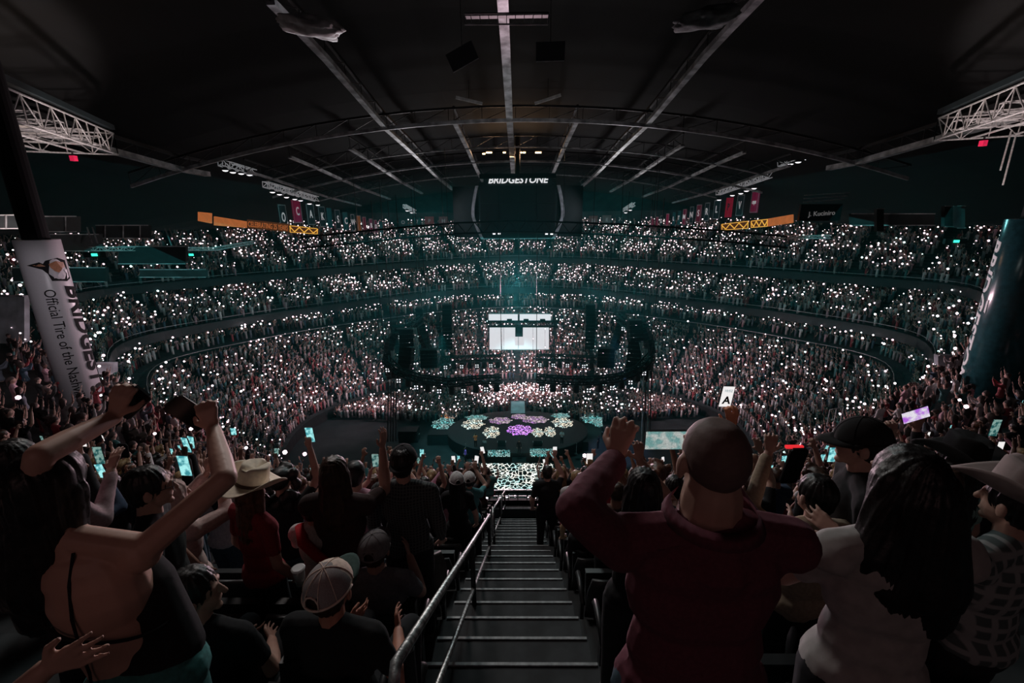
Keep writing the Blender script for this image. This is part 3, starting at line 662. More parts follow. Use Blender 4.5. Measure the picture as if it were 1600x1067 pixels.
slab(0, 336, 42, 357, 26, 27, M_fascia, 'glazed suite window strip at the very end, above the white column', 'suite_window', 'suite window', 2)
slab(48, 338, 120, 362, 28, 31, M_fascia, 'dark suite front right of the suite window strip, behind the white column', 'suite_front', 'suite', 2)
slab(150, 352, 232, 372, 34, 38, M_panel, 'teal grey suite front west of the orange ribbon, with thin mullions', 'suite_front', 'suite', 3)
slab(70, 366, 155, 392, 30, 34, M_fascia, 'dark concourse wall panel behind the top of the white column', 'wall_panel', 'panel', 0)
slab(185, 385, 290, 412, 36, 40, M_fascia, 'dark teal wall panel behind the thin truss on the west side', 'wall_panel', 'panel', 0)
slab(20, 418, 165, 440, 31, 36, M_panel, 'dim teal wall panel behind the west phone lights, by the column', 'wall_panel', 'panel', 0)
slab(218, 421, 322, 433, 37, 44, M_panel, 'low teal wall strip above the west phone lights', 'wall_panel', 'panel', 0)
slab(-20, 462, 38, 535, 26, 26, M_pale, 'large pale panel at the edge behind the white column', 'wall_panel', 'panel', 0)
slab(145, 568, 177, 583, 24, 25, M_pale, 'small pale box panel right beside the base of the white column', 'wall_panel', 'panel', 0)
slab(1466, 555, 1488, 571, 27, 27, M_pale, 'bright pale box panel left of the base of the teal column', 'wall_panel', 'panel', 0)
slab(1330, 334, 1460, 352, 42, 34, M_panel, 'dim teal suite front at the top of the east stand', 'suite_front', 'suite', 0)
slab(1370, 326, 1381, 362, 38, 38, M_panel, 'tall narrow teal panel in front of the east suites', 'wall_panel', 'panel', 0)
slab(1476, 322, 1489, 354, 34, 34, M_panel, 'first of two tall teal panels left of the teal column', 'wall_panel', 'panel', 0)
slab(1495, 322, 1508, 356, 34, 33, M_panel, 'second of two tall teal panels, nearer the teal column', 'wall_panel', 'panel', 0)
a = P(132, 389, 33); b_ = P(335, 389, 46); c = P(398, 378, 56)
t = empty('thin_truss', a, label='thin horizontal aluminium truss along the west suites', cat='truss'); MB().truss((0, 0, 0), tuple(b_ - a), 0.28, 0.035, 26).truss(tuple(b_ - a), tuple(c - a), 0.3, 0.035, 12).build('truss', M_alu, t)
a = P(1180, 371, 50); b_ = P(1298, 370, 44)
t = empty('thin_truss', a, label='short thin aluminium truss below the east ribbon board', cat='truss'); MB().truss((0, 0, 0), tuple(b_ - a), 0.3, 0.035, 16).build('truss', M_alu, t)
for x0, y0, x1, y1, z, lab in ((136, 355, 144, 380, 33, 'pair of thin pale struts behind the column, west suites'), (258, 357, 268, 384, 40, 'single thin pale strut at the west suites, near the ribbon')):
    a = P(x0, y0, z); b_ = P(x1, y1, z); t = empty('strut', a, label=lab, cat='strut')
    MB().tube((0, 0, 0), tuple(b_ - a), 0.06, 4).tube((0.4, 0, 0), tuple(b_ - a + Vector((0.4, 0, 0))), 0.06, 4).build('bar', M_steel, t)
M_exit = mat('green_exit_glow', (0.05, 0.8, 0.55), 0.5, emit=1.6)
for x, y, z, lab in ((148, 398, 33, 'green lit exit sign under the thin truss beside the column'), (299, 398, 42, 'green lit exit sign further along the thin truss'), (1494, 377, 35, 'green lit exit sign in the east stand near the teal column')):
    t = empty('exit_sign', P(x, y, z), label=lab, cat='exit sign')
    MB().box((0, 0.1, 0), (1.7, 0.2, 0.4)).build('housing', M_fascia, t); MB().box((0, -0.03, 0), (0.42, 0.06, 0.2)).build('glowing_face', M_exit, t)

# ------------------------------------------------------------ black rigging truss in front of the scoreboard
def px_path(pts, zc): return [P(x, y, z) for (x, y), z in zip(pts, zc)]
t = empty('rigging_truss', P(800, 350, 44), label='long black curved rigging truss crossing below the scoreboard', cat='rigging truss'); o = t.location.copy()
xs = [470, 560, 640, 720, 800, 880, 960, 1050, 1140, 1230]; yt = [371, 362, 354, 348, 345.5, 347, 350, 355, 361, 370]
b = MB()
for dy in (0, 17):
    for dd in (0, 0.7): b.path([P(x, y + dy, 44 + dd) - o for x, y in zip(xs, yt)], 0.09, 5)
N_ = 56
for i in range(N_):
    x = 470 + 760 * i / N_; x2 = 470 + 760 * (i + 1) / N_; y = np.interp(x, xs, yt); y2 = np.interp(x2, xs, yt)
    b.tube(P(x, y + (17 if i % 2 else 0), 44) - o, P(x2, y2 + (0 if i % 2 else 17), 44) - o, 0.05, 4)
b.build('truss', M_black, t)
for x in (560, 700, 880, 1020): 
    q = P(x, np.interp(x, xs, yt), 44) - o; MB().tube(q, q + Vector((0, 0, 7)), 0.03, 4).build('hoist_chain', M_black, t)
for x in (772, 780, 854, 862): 
    q = P(x, np.interp(x, xs, yt) + 19, 44) - o; MB().box(q, (0.25, 0.2, 0.12)).build('small_lamp', M_lamp, t)

# ------------------------------------------------------------ video screens over the stage
M_scr = mat('screen_white', (0.78, 0.78, 0.82), 0.5, ns=0.5, na=0.03, emit=0.85)
t = empty('video_screen', P(811, 519, 50), label='white lit video screen hung over the stage', cat='video screen'); o = t.location.copy()
def rect(x0, y0, x1, y1, z, m_, nm, par, th=0.2):
    a, b_, c, d = [P(x, y, z) - o for x, y in ((x0, y0), (x0, y1), (x1, y1), (x1, y0))]; bk = Vector((0, th, 0))
    return MB().add([tuple(q) for q in (a, b_, c, d)] + [tuple(q + bk) for q in (a, b_, c, d)], [(0, 1, 2, 3), (7, 6, 5, 4), (0, 4, 5, 1), (1, 5, 6, 2), (2, 6, 7, 3), (3, 7, 4, 0)]).build(nm, m_, par)
xsn = [764.5, 784, 787, 810, 833, 852, 858]
for i in range(6):
    rect(xsn[i] + 0.35, 511, xsn[i + 1] - 0.35, 545.5, 50, M_scr, 'panel', t)
rect(763.5, 491, 809, 501, 50.6, M_scr, 'panel', t); rect(812, 491, 860.5, 501, 50.6, M_scr, 'panel', t)
rect(763.8, 489.8, 860.8, 490.8, 50.6, M_alu, 'top_frame', t); rect(763.8, 546, 858.8, 546.8, 50, M_alu, 'bottom_frame', t)
a = P(762, 506, 49) - o; b_ = P(872, 506, 49) - o
MB().truss(a, b_, 0.55, 0.07, 12).build('truss', M_black, t)
rect(805, 511, 817, 526, 49, M_black, 'projector_box', t, 0.8)
for x in (796, 822, 848): rect(x - 4, 499, x + 4, 503, 49, M_black, 'lamp_box', t, 0.3)
for x in (811, 765, 858): q = P(x, 490, 50.4) - o; MB().tube(q, q + Vector((0, 0, 11)), 0.04, 4).build('hoist_chain', M_black, t)

# ------------------------------------------------------------ speaker arrays and stage rigging
def array_(path, zc, label, w=1.3, par_group='hanging speaker arrays'):
    pts = [P(x, y, zc) for x, y in path]; o = pts[0].copy(); t = empty('speaker_array', o, label=label, cat='speaker array', group=par_group)
    # resample into boxes
    seg = [(pts[i + 1] - pts[i]).length for i in range(len(pts) - 1)]; L = sum(seg); n = max(5, int(L / 0.42))
    def at(s):
        i = 0
        while i < len(seg) - 1 and s > seg[i]: s -= seg[i]; i += 1
        return pts[i].lerp(pts[i + 1], min(1, s / seg[i])), (pts[i + 1] - pts[i]).normalized()
    for k in range(n):
        p, d = at(L * (k + 0.5) / n); R = d.to_track_quat('Z', 'Y').to_matrix()
        MB().box(p - o, (w, 0.75, L / n * 0.93), R).build('cabinet', M_spk, t)
    MB().box((0, 0, 0.15), (w, 0.9, 0.12)).build('fly_bar', M_black, t)
    MB().tube((0, 0, 0.1), (0, 0, 14), 0.04, 4).build('hoist_chain', M_black, t)
    return t
array_([(622, 516), (611, 530), (606, 550), (607, 572), (613, 592)], 50, 'outermost curved speaker array west of the stage', 0.9)
array_([(634, 516), (636, 545), (634, 570), (632, 588)], 48, 'thick straight speaker array beside the outermost western one', 1.5)
array_([(655, 484), (656, 505), (660, 525), (668, 545)], 54, 'slim curved speaker array between the western hangs', 0.9)
array_([(699, 478), (699, 512), (700, 546)], 52, 'tall straight speaker array nearest the screen, west side', 1.1)
array_([(670, 548), (671, 575)], 50, 'short wide subwoofer hang, west side', 1.9)
array_([(1005, 508), (1013, 530), (1017, 552), (1013, 575), (1003, 592)], 50, 'outermost curved speaker array east of the stage', 0.9)
array_([(991, 502), (993, 535), (990, 570), (985, 596)], 48, 'thick straight speaker array beside the outermost eastern one', 1.5)
array_([(972, 488), (970, 510), (965, 528), (957, 545)], 54, 'slim curved speaker array between the eastern hangs', 0.9)
array_([(922, 478), (922, 512), (921, 546)], 52, 'tall straight speaker array nearest the screen, east side', 1.1)
array_([(947, 546), (946, 575)], 50, 'short wide subwoofer hang, east side', 1.9)
M_dot = mat('led_dot', (0.9, 0.95, 1), 0.5, emit=1.4)
def ring_truss(pts, zc, label, lamps):
    q = [P(x, y, z) for (x, y), z in zip(pts, zc)]; o = q[0].copy(); t = empty('stage_truss', o, label=label, cat='stage truss', group='black stage trusses')
    for i in range(len(q) - 1): MB().truss(q[i] - o, q[i + 1] - o, 0.65, 0.09).build('truss_section', M_black, t)
    for k in range(lamps):
        u = (k + 0.5) / lamps * (len(q) - 1); i = min(int(u), len(q) - 2); p = q[i].lerp(q[i + 1], u - i) - o
        h_ = MB().lathe([(0.12, 0), (0.3, -0.3), (0.34, -0.9), (0.2, -1.0)], 8, c=p + Vector((0, 0, -0.3))).build('lamp_housing', M_black, t)
        if k % 2 == 0:
            d = MB()
            for dx in (-0.13, 0.13):
                for dz in (0, 0.26): d.box(p + Vector((dx, -0.42, -1.0 + dz)), (0.11, 0.05, 0.11))
            d.build('led_cluster', M_dot, h_, kind='stuff')
    for u in (0, len(q) - 1): MB().tube(q[u] - o, q[u] - o + Vector((0, 0, 16)), 0.04, 4).build('hoist_chain', M_black, t)
ring_truss([(602, 560), (622, 580), (655, 592), (700, 598), (745, 594), (784, 592)], (47, 46, 45, 44, 44, 44), 'near curved black truss with hanging lamps, west half', 12)
ring_truss([(838, 591), (880, 594), (925, 595), (968, 590), (998, 577), (1018, 556)], (44, 44, 44, 45, 46, 47), 'near curved black truss with hanging lamps, east half', 12)
ring_truss([(690, 562), (740, 560), (783, 559)], (54, 55, 55), 'short far black truss, west of the gap under the screen', 8)
ring_truss([(838, 558), (880, 559), (931, 561)], (55, 55, 54), 'short far black truss, east of the gap under the screen', 8)
ring_truss([(612, 515), (640, 512), (660, 497)], (49, 50, 52), 'black upper truss carrying the western speaker hangs', 2)
ring_truss([(962, 492), (985, 510), (1012, 505)], (52, 50, 49), 'black upper truss carrying the eastern speaker hangs', 2)
for pts, lab in (([(613, 596), (612, 690)], 'black cable loom hanging to the floor west of the stage'), ([(1013, 556), (1009, 690)], 'black cable loom with pale ropes hanging to the floor east of the stage')):
    q = [P(*p, 49) for p in pts]; t = empty('cable_loom', q[0], label=lab, cat='cable loom')
    for k in range(4): 
        d = Vector((0.3 * (k - 1.5), 0.1 * (k % 2), 0)); MB().tube(d, tuple(q[1] - q[0] + d), 0.07, 5).build('cable', M_black if k % 2 else M_canvas if 'pale' in lab else M_black, t)
for path, lab in (([(646, 512), (649, 560)], 'pale cable bundle beside the thick western speaker array'), ([(611, 548), (609, 575)], 'pale cable bundle inside the western curve'), ([(1007, 545), (1006, 580)], 'pale cable bundle inside the eastern curve'), ([(999, 535), (1003, 575)], 'second pale cable bundle at the eastern speakers')):
    q = [P(*p, 47.4) for p in path]; t = empty('cable_bundle', q[0], label=lab, cat='cable bundle')
    for k in range(3): MB().path([Vector((0.14 * k, 0, 0)), (q[1] - q[0]) * 0.5 + Vector((0.14 * k + 0.15, 0, 0)), (q[1] - q[0]) + Vector((0.14 * k, 0, 0))], 0.045, 5).build('cable', M_canvas, t)

# ------------------------------------------------------------ stage
LW = led_mat('led_flowers_white', ((0.55, 0.75, 0.72), (0.95, 0.88, 0.7)), 3.8, 1.7, 0.05); LV = led_mat('led_flowers_purple', ((0.55, 0.2, 0.9), (0.75, 0.35, 0.95)), 4.2, 1.5, 0.07)
LT = led_mat('led_flowers_teal', ((0.15, 0.65, 0.65), (0.5, 0.85, 0.82)), 3.8, 1.1, 0.045); LM = led_mat('led_flowers_mauve', ((0.6, 0.3, 0.75), (0.85, 0.7, 0.75)), 4.2, 1.1, 0.055)
LO = led_mat('led_flowers_orange', ((0.75, 0.3, 0.1), (0.7, 0.65, 0.6)), 4, 0.9, 0.07)
sg = empty('stage', (0, 50, 0), label='round black stage with flower patterned LED floor and a long front runway', cat='stage')
ST = 1.5
dk = MB().lathe([(9.0, 0), (9.2, 0.1), (9.2, ST), (9.0, ST + 0.03)], 40).build('deck', M_black, sg); dk.scale = (0.95, 0.61, 1)
MB().box((0, -8.3, 0.2), (7.6, 5.2, 0.4)).build('front_apron', M_black, sg)
MB().box((0.1, 7.0, ST / 2), (2.2, 4.4, ST)).build('rear_runway', M_black, sg)
MB().box((0.1, 6.8, ST + 0.03), (1.9, 4.0, 0.05)).build('runway_floor', mat('led_dim_teal', (0.10, 0.22, 0.24), 0.5, emit=0.5, ns=0.6, na=0.5), sg)
def patch(px, py, rx, ry, m_, z=ST, ang=0):
    a0 = math.radians(15.7) + math.atan((py - 533.5) / FPX); D = EYE - z - 0.03; Y = D / math.tan(a0); zc = Y * math.cos(PITCH) + D * math.sin(PITCH)
    c = P(px, py, zc); b = MB(); n = 40; ph = px * 0.7; V = [((1 + 0.1 * math.sin(7 * a + ph) + 0.06 * math.sin(13 * a + ph)) * math.cos(a), (1 + 0.1 * math.sin(7 * a + ph) + 0.06 * math.sin(13 * a + ph)) * math.sin(a), zz) for zz in (0, 0.05) for a in [2 * math.pi * k / n for k in range(n)]]
    b.add(V, [(k, (k + 1) % n, n + (k + 1) % n, n + k) for k in range(n)] + [tuple(range(n, 2 * n))]); o = b.build('led_patch', m_, sg)
    o.location = (c.x, c.y - 50, z); o.scale = (rx * zc / FPX, ry * zc / FPX * (zc / D) * 1.0, 1)
patch(812, 672, 20, 8, LV); patch(782, 657, 17, 5, LM); patch(836, 656, 20, 5.5, LM); patch(739, 662, 17, 8, LW); patch(879, 661, 16, 8, LW)
patch(768, 675, 13, 9, LW); patch(840, 676, 9, 7, LW); patch(859, 675, 9, 8, LW); patch(745, 652, 17, 4, LT); patch(876, 650, 14, 4, LT)
patch(811, 651, 12, 4, LM)
for (px, py, rx, ry, m_) in ((693, 661, 18, 9, LT), (686, 675, 8, 6, LT), (703, 647, 13, 6, LO), (925, 655, 16, 8, LT), (915, 643, 12, 5, LO), (934, 662, 7, 6, LT)): patch(px, py, rx, ry, m_, 0.9)
# front apron pictures and steps
def fl(px0, py0, px1, py1, m_, z, nm='led_panel'):
    pts = []
    for px, py in ((px0, py0), (px0, py1), (px1, py1), (px1, py0)):
        a0 = PITCH + math.atan((py - 533.5) / FPX); D = EYE - z; Y = D / math.tan(a0); zc = Y * math.cos(PITCH) + D * math.sin(PITCH); pts.append(P(px, py, zc) - Vector((0, 50, 0)))
    b = MB(); b.add([tuple(p) for p in pts] + [(p.x, p.y, p.z - 0.12) for p in pts], [(0, 1, 2, 3), (7, 6, 5, 4), (0, 4, 5, 1), (1, 5, 6, 2), (2, 6, 7, 3), (3, 7, 4, 0)]); b.build(nm, m_, sg)
fl(762, 703, 797, 712, LT, 1.62); fl(828, 701, 868, 712, LT, 1.62)
LA = led_mat('led_apron', ((0.5, 0.8, 0.78), (0.95, 0.95, 0.85)), 2.2, 1.6, 0.045)
fl(752, 724, 864, 738, LA, 0.9); fl(756, 739, 860, 750, LA, 0.75); fl(760, 751, 856, 765, LA, 0.6)
fl(800, 714, 822, 722, M_off, 1.0)
# gear on the stage floor
gear = [(690, 690, 3.2, 1.6, 1.5), (640, 686, 2.4, 1.5, 1.6), (960, 684, 3.0, 1.5, 1.4), (784, 695, 0.9, 0.7, 0.8), (840, 695, 1.0, 0.7, 0.7), (720, 700, 2.0, 1.2, 1.2), (905, 702, 2.0, 1.2, 1.3)]
glab = ['wide black equipment case west of the round stage', 'black equipment case at the far west of the stage floor', 'long black equipment case east of the round stage', 'dark keyboard riser on the western side of the centre microphone', 'dark amplifier riser east of the centre microphone', 'low dark case at the west front corner of the stage', 'low dark case at the east front corner of the stage']
for i, (px, py, w_, d_, h_) in enumerate(gear):
    zz = ST + 0.03 if i in (3, 4) else 0.0
    D = EYE - zz; a0 = PITCH + math.atan((py - 533.5) / FPX); Y = D / math.tan(a0); zc = Y * math.cos(PITCH) + D * math.sin(PITCH); p = P(px, py, zc)
    t = empty('equipment_case', (p.x, p.y, zz), label=glab[i], cat='equipment case', group='cases round the stage')
    MB().box((0, 0, h_ * 0.4), (w_, d_, h_ * 0.8)).build('body', M_sb, t); MB().box((0, 0, h_ * 0.88), (w_ * 0.96, d_ * 0.96, h_ * 0.14)).build('lid', M_black, t)
    for s in (-1, 1): MB().tube((s * w_ * 0.52, -0.1, h_ * 0.5), (s * w_ * 0.52, 0.2, h_ * 0.5), 0.05, 5).build('handle', M_alu, t)
for k, (px, lab) in enumerate(((811, 'microphone stand at the middle of the front of the stage'), (900, 'microphone stand east on the stage'), (728, 'microphone stand west on the stage'))):
    p = P(px, 700, 51); t = empty('microphone_stand', (p.x, 45.5, ST + .03 if k == 0 else 0.7), label=lab, cat='microphone stand')
    MB().lathe([(0.25, 0), (0.25, 0.04), (0.05, 0.06)], 12).build('base', M_black, t); MB().tube((0, 0, 0.04), (0, 0, 1.5), 0.03, 6).build('pole', M_steel, t); MB().tube((0, 0, 1.5), (0, -0.15, 1.6), 0.05, 6).build('microphone', M_black, t)
light('stage_beam', 'SPOT', P(960, 520, 44), 5000, (0.35, 0.5, 1), 0.3, aim=P(965, 690, 52), cone=28)
light('stage_beam_west', 'SPOT', P(690, 520, 44), 5000, (0.3, 0.9, 0.95), 0.3, aim=P(700, 680, 52), cone=34)
light('stage_beam_mid', 'SPOT', (0, 44, 20), 3000, (0.4, 0.9, 0.9), 0.3, aim=(0, 46, 0), cone=60)
# ------------------------------------------------------------ bodies: smooth solids merged into one skin
def ico_ellipsoid(c, r, R=None, seg=12):
    b = MB(); prof = [(math.sin(math.pi * k / 8), -math.cos(math.pi * k / 8)) for k in range(1, 8)]
    b.lathe(prof, seg); V = np.vstack(b.v) * np.array(r)
    if R is not None: V = V @ np.array(R).T
    return V + np.array(c), b.f
def capsule(p, q, r1, r2, seg=10, flat=1.0, side=None):
    p = Vector(p); q = Vector(q); d = q - p; L = max(d.length, 1e-5); z = d / L
    if side is None: M = d.to_track_quat('Z', 'Y').to_matrix()
    else:
        x = Vector(side); x = (x - z * x.dot(z)).normalized(); M = Matrix((x, z.cross(x), z)).transposed()
    prof = [(r1 * math.sin(a), -r1 * math.cos(a)) for a in (0.35, 0.9, 1.5)] + [(r2 * math.cos(a), L + r2 * math.sin(a)) for a in (0.07, 0.65, 1.2)]
    b = MB(); b.lathe(prof, seg); V = np.vstack(b.v); V[:, 1] *= flat
    return V @ np.array(M).T + np.array(p), b.f
def merge(prims, voxel, smooth=4, name='body', folds=0.0, fscale=6.0, strands=False, seed=0):
    b = MB()
    for V, F in prims: b.add(V, F)
    me = b.mesh(name); o = bpy.data.objects.new(name, me); COL.objects.link(o)
    m = o.modifiers.new('r', 'REMESH'); m.mode = 'VOXEL'; m.voxel_size = voxel; m.adaptivity = 0
    if smooth: s = o.modifiers.new('s', 'SMOOTH'); s.factor = 0.5; s.iterations = smooth
    dg = bpy.context.evaluated_depsgraph_get(); out = bpy.data.meshes.new_from_object(o.evaluated_get(dg))
    bpy.data.objects.remove(o); bpy.data.meshes.remove(me); out.name = name
    if folds:
        n = len(out.vertices); co = np.empty(n * 3, np.float32); out.vertices.foreach_get('co', co); co = co.reshape(-1, 3).astype(float)
        no = np.empty(n * 3, np.float32); out.vertices.foreach_get('normal', no); no = no.reshape(-1, 3)
        f = fscale; r = np.random.default_rng(seed + 5); d = np.zeros(n)
        if strands:
            a = np.arctan2(co[:, 0] - np.mean(co[:, 0]), co[:, 1] - np.mean(co[:, 1]))
            wob = 0.5 * np.sin(co[:, 2] * 9 + seed) + 0.25 * np.sin(co[:, 2] * 23)
            for k, am in ((16, .5), (29, .3), (47, .25)): d += am * np.sin(a * k + wob * 2.2 + r.uniform(0, 6))
        else:
            for k in range(7):
                q = r.normal(size=3); q[2] *= 0.55; q = q / np.linalg.norm(q) * f * (1 + k * 0.55); ph = r.uniform(0, 6)
                w_ = co @ q + 0.7 * np.sin(co @ (r.normal(size=3) * f * 0.5)) + ph; d += (1 - np.abs(np.sin(w_)) * 2) / (1 + k * 0.55)
            d *= 0.6
        co += no * (d * folds)[:, None]; out.vertices.foreach_set('co', co.astype(np.float32).ravel())
    out.polygons.foreach_set('use_smooth', [True] * len(out.polygons)); out.update(); return out

def hand(w_, d, n, side, s=1.0, curl=0.5, fine=True, spread=1.0):
    """Palm and five fingers: w_ wrist, d towards the fingers, n palm normal, side = thumb side (+1/-1)."""
    w_ = Vector(w_); d = Vector(d).normalized(); n = Vector(n); n = (n - d * n.dot(d)).normalized(); t = d.cross(n) * side
    P_ = []; k = s
    kn = [w_ + d * 0.088 * k + t * o_ * k - d * abs(o_) * 0.1 * k for o_ in (0.030, 0.010, -0.011, -0.030)]
    for q in kn: P_.append(capsule(w_ + (q - w_) * 0.12, q, 0.015 * k, 0.0125 * k, 8))
    P_.append(capsule(w_ + d * 0.035 * k - t * 0.01 * k, w_ + d * 0.075 * k - t * 0.002 * k, 0.022 * k, 0.022 * k, 8, 0.6, t))
    ln = [0.072, 0.08, 0.074, 0.058]
    for i, q in enumerate(kn):
        dd = (d + t * (0.16, 0.05, -0.06, -0.17)[i] * spread).normalized(); a = 0.25 * curl; p0 = q; r = 0.0095 * k
        for j, fr in enumerate((0.45, 0.31, 0.24)):
            v = dd * math.cos(a) + n * math.sin(a); p1 = p0 + v * ln[i] * fr * k
            P_.append(capsule(p0, p1, r, r * 0.9, 7)); p0 = p1; r *= 0.9; a += curl * 0.85
    b0 = w_ + d * 0.028 * k + t * 0.022 * k; b1 = b0 + (d * 0.55 + t * 0.75 + n * 0.35 * curl).normalized() * 0.042 * k; b2 = b1 + (d * 0.9 + t * 0.25 + n * 0.6 * curl).normalized() * 0.034 * k
    P_ += [capsule(b0, b1, 0.015 * k, 0.012 * k, 8), capsule(b1, b2, 0.0115 * k, 0.009 * k, 8)]
    return P_

def figure(pose, arms='long', hands=True, female=False, wide=1.0, head_turn=0.0, head_tilt=0.0, lean=(0, 0), sit=False, neckline='shirt', top='shirt', hair='short', seed=0, vox=0.012, legs=True, folds=0.0, hatless=True, backless=False, bighair=False, neckw=1.0):
    """Primitive lists of a 1.75 m person facing +Y, feet at z=0: body, shirt, trousers, hair, shoes."""
    hz = 0.93 if not sit else 0.50; lx, ly = lean
    def T(p):  # lean the upper body about the hips
        x, y, z = p; u = (z - hz) if z > hz else 0
        return Vector((x + lx * u, y + ly * u, z))
    dz = hz - 0.93
    def U(x, y, z): return T((x * wide, y, z + dz))
    def Uh(x, y, z): return T((x, y, z + dz))
    f = 0.92 if female else 1.0
    body, shirt, pants, hr, shoes = [], [], [], [], []
    sh = {s: Uh(s * 0.175 * f * wide, -0.01, 1.405) for s in (-1, 1)}
    chest = (U(0, 0.0, 1.27), (0.155 * f * wide, 0.105, 0.19)); waist = (U(0, 0, 1.07), ((0.128 if female else 0.145) * wide, 0.095, 0.17)); hip = (U(0, 0, 0.93), (0.165 * wide, 0.118, 0.13))
    for c, r in (chest, waist, hip): body.append(ico_ellipsoid(c, r, seg=16))
    up = U(0, -0.012, 1.36); body.append(ico_ellipsoid(up, (0.15 * f * wide, 0.085, 0.095), seg=16))
    nb = Uh(0, -0.012, 1.44); hc = Uh(head_tilt * 0.1, 0.02, 1.635)
    Rh = Matrix.Rotation(head_turn, 3, 'Z') @ Matrix.Rotation(-head_tilt, 3, 'Y')
    body.append(capsule(nb + Vector((0, 0.02, 0.03)) * (neckw > 1), hc - Vector((0, 0.02, 0.07)), 0.062 * neckw * (0.88 if female else 1), 0.054 * neckw * (0.85 if female else 1)))
    for s in (-1, 1):
        body.append(capsule(nb + Vector((0, 0, 0.035)), sh[s] + Vector((0, 0, 0.015)), 0.045, 0.05))
    H = lambda x, y, z: hc + Rh @ Vector((x, y, z))
    body.append(ico_ellipsoid(hc + Rh @ Vector((0, -0.008, 0.025)), (0.077, 0.097, 0.093), Rh, 16)); body.append(ico_ellipsoid(H(0, 0.022, -0.045), (0.058, 0.068, 0.072), Rh, 14))
    body.append(capsule(H(0, 0.088, 0.012), H(0, 0.108, -0.028), 0.009, 0.015, 8))        # nose
    body.append(capsule(H(-0.022, 0.08, -0.062), H(0.022, 0.08, -0.062), 0.009, 0.009, 8)); body.append(ico_ellipsoid(H(0, 0.068, -0.098), (0.024, 0.022, 0.018), Rh, 10))
    for s in (-1, 1):
        body.append(ico_ellipsoid(H(s * 0.082, -0.005, -0.012), (0.012, 0.022, 0.034), Rh @ Matrix.Rotation(s * 0.35, 3, 'Z'), 10)); body.append(capsule(H(s * 0.018, 0.083, 0.03), H(s * 0.045, 0.078, 0.028), 0.009, 0.008, 8))
    # arms
    hd = {}
    for s, key in ((-1, 'L'), (1, 'R')):
        e, w_ = pose[key][0], pose[key][1]; e = Uh(*e) if isinstance(e, tuple) else e; w_ = Uh(*w_) if isinstance(w_, tuple) else w_
        body += [ico_ellipsoid(sh[s], (0.062, 0.058, 0.062)), capsule(sh[s], e, 0.054 * (0.85 if female else 1), 0.041 * (0.88 if female else 1)), capsule(e, e.lerp(w_, 0.35), 0.042 * (0.88 if female else 1), 0.044 * (0.85 if female else 1)), capsule(e.lerp(w_, 0.35), w_, 0.044 * (0.85 if female else 1), 0.026)]
        d = pose[key][2] if len(pose[key]) > 2 and pose[key][2] is not None else (w_ - e); n = pose[key][3] if len(pose[key]) > 3 else (0, 1, 0.01); curl = pose[key][4] if len(pose[key]) > 4 else 0.35
        # thumb side: chosen so that the thumbs of both raised hands point inwards when palms face forward
        dd = Vector(d).normalized(); tt = dd.cross(Vector(n)); side = 1 if tt.x * (-s) > 0 else -1
        if len(pose[key]) > 5: side = pose[key][5]
        if hands: body += hand(w_, d, n, side, 1.0 if not female else 0.92, curl)
        else: body += [capsule(w_, w_ + dd * 0.09, 0.026, 0.04, 8, 0.6), capsule(w_ + dd * 0.09, w_ + dd * 0.16, 0.034, 0.02, 8, 0.5)]
        hd[key] = (w_, dd, Vector(n))
        ex = 0.014
        if arms != 'none':
            shirt += [ico_ellipsoid(sh[s], (0.078, 0.072, 0.074)), capsule(sh[s], e if arms == 'long' else sh[s].lerp(e, 0.62), 0.070 * (0.9 if female else 1), 0.058 * (0.9 if female else 1))]
            if arms == 'long': shirt.append(capsule(e, e.lerp(w_, 0.9), 0.057, 0.040))
    ex = 0.016
    if not backless:
        for c, r in (chest, waist): shirt.append(ico_ellipsoid(c, tuple(k + ex for k in r), seg=18))
        shirt.append(ico_ellipsoid(up, (0.152 * f * wide + 0.014, 0.112, 0.106), seg=16))
        shirt.append(ico_ellipsoid(U(0, 0, 0.95), (0.165 * wide + 0.018, 0.118 + 0.02, 0.12), seg=18))
        for s in (-1, 1): shirt.append(capsule(nb + Vector((s * 0.025, -0.004, 0.026)), sh[s] + Vector((0, 0, 0.02)), 0.062, 0.068))
        shirt.append(capsule(nb + Vector((0, -0.006, -0.05)), nb + Vector((0, 0, 0.028)), 0.088 * neckw ** 1.3, 0.07 + 0.012 * (neckw > 1)))
    # legs
    for s in (-1, 1):
        h0 = Vector((s * 0.09 * wide, 0, hz - 0.02)); kn = Vector((s * 0.10, 0.03, 0.50)) if not sit else Vector((s * 0.14, 0.46, 0.52)); an = Vector((s * 0.11, 0.0, 0.09)) if not sit else Vector((s * 0.14, 0.44, 0.10))
        if legs: body += [capsule(h0, kn, 0.085, 0.056), capsule(kn, kn.lerp(an, 0.4), 0.056, 0.055), capsule(kn.lerp(an, 0.4), an, 0.055, 0.036), capsule(an - Vector((0, 0.02, 0.04)), an + Vector((0, 0.13, -0.055)), 0.036, 0.028)]
        pants += [capsule(h0, kn, 0.10, 0.072), capsule(kn, an, 0.071, 0.055)]
        shoes += [capsule(an + Vector((0, -0.045, -0.045)), an + Vector((0, 0.14, -0.05)), 0.045, 0.04)]
    pants.append(ico_ellipsoid(Vector((0, 0, hz - 0.01)), (0.17 * wide + 0.012, 0.13, 0.125), seg=16))
    # hair
    cap = [ico_ellipsoid(hc + Rh @ Vector((0, -0.018, 0.035)), (0.088, 0.104, 0.102), Rh, 18)]
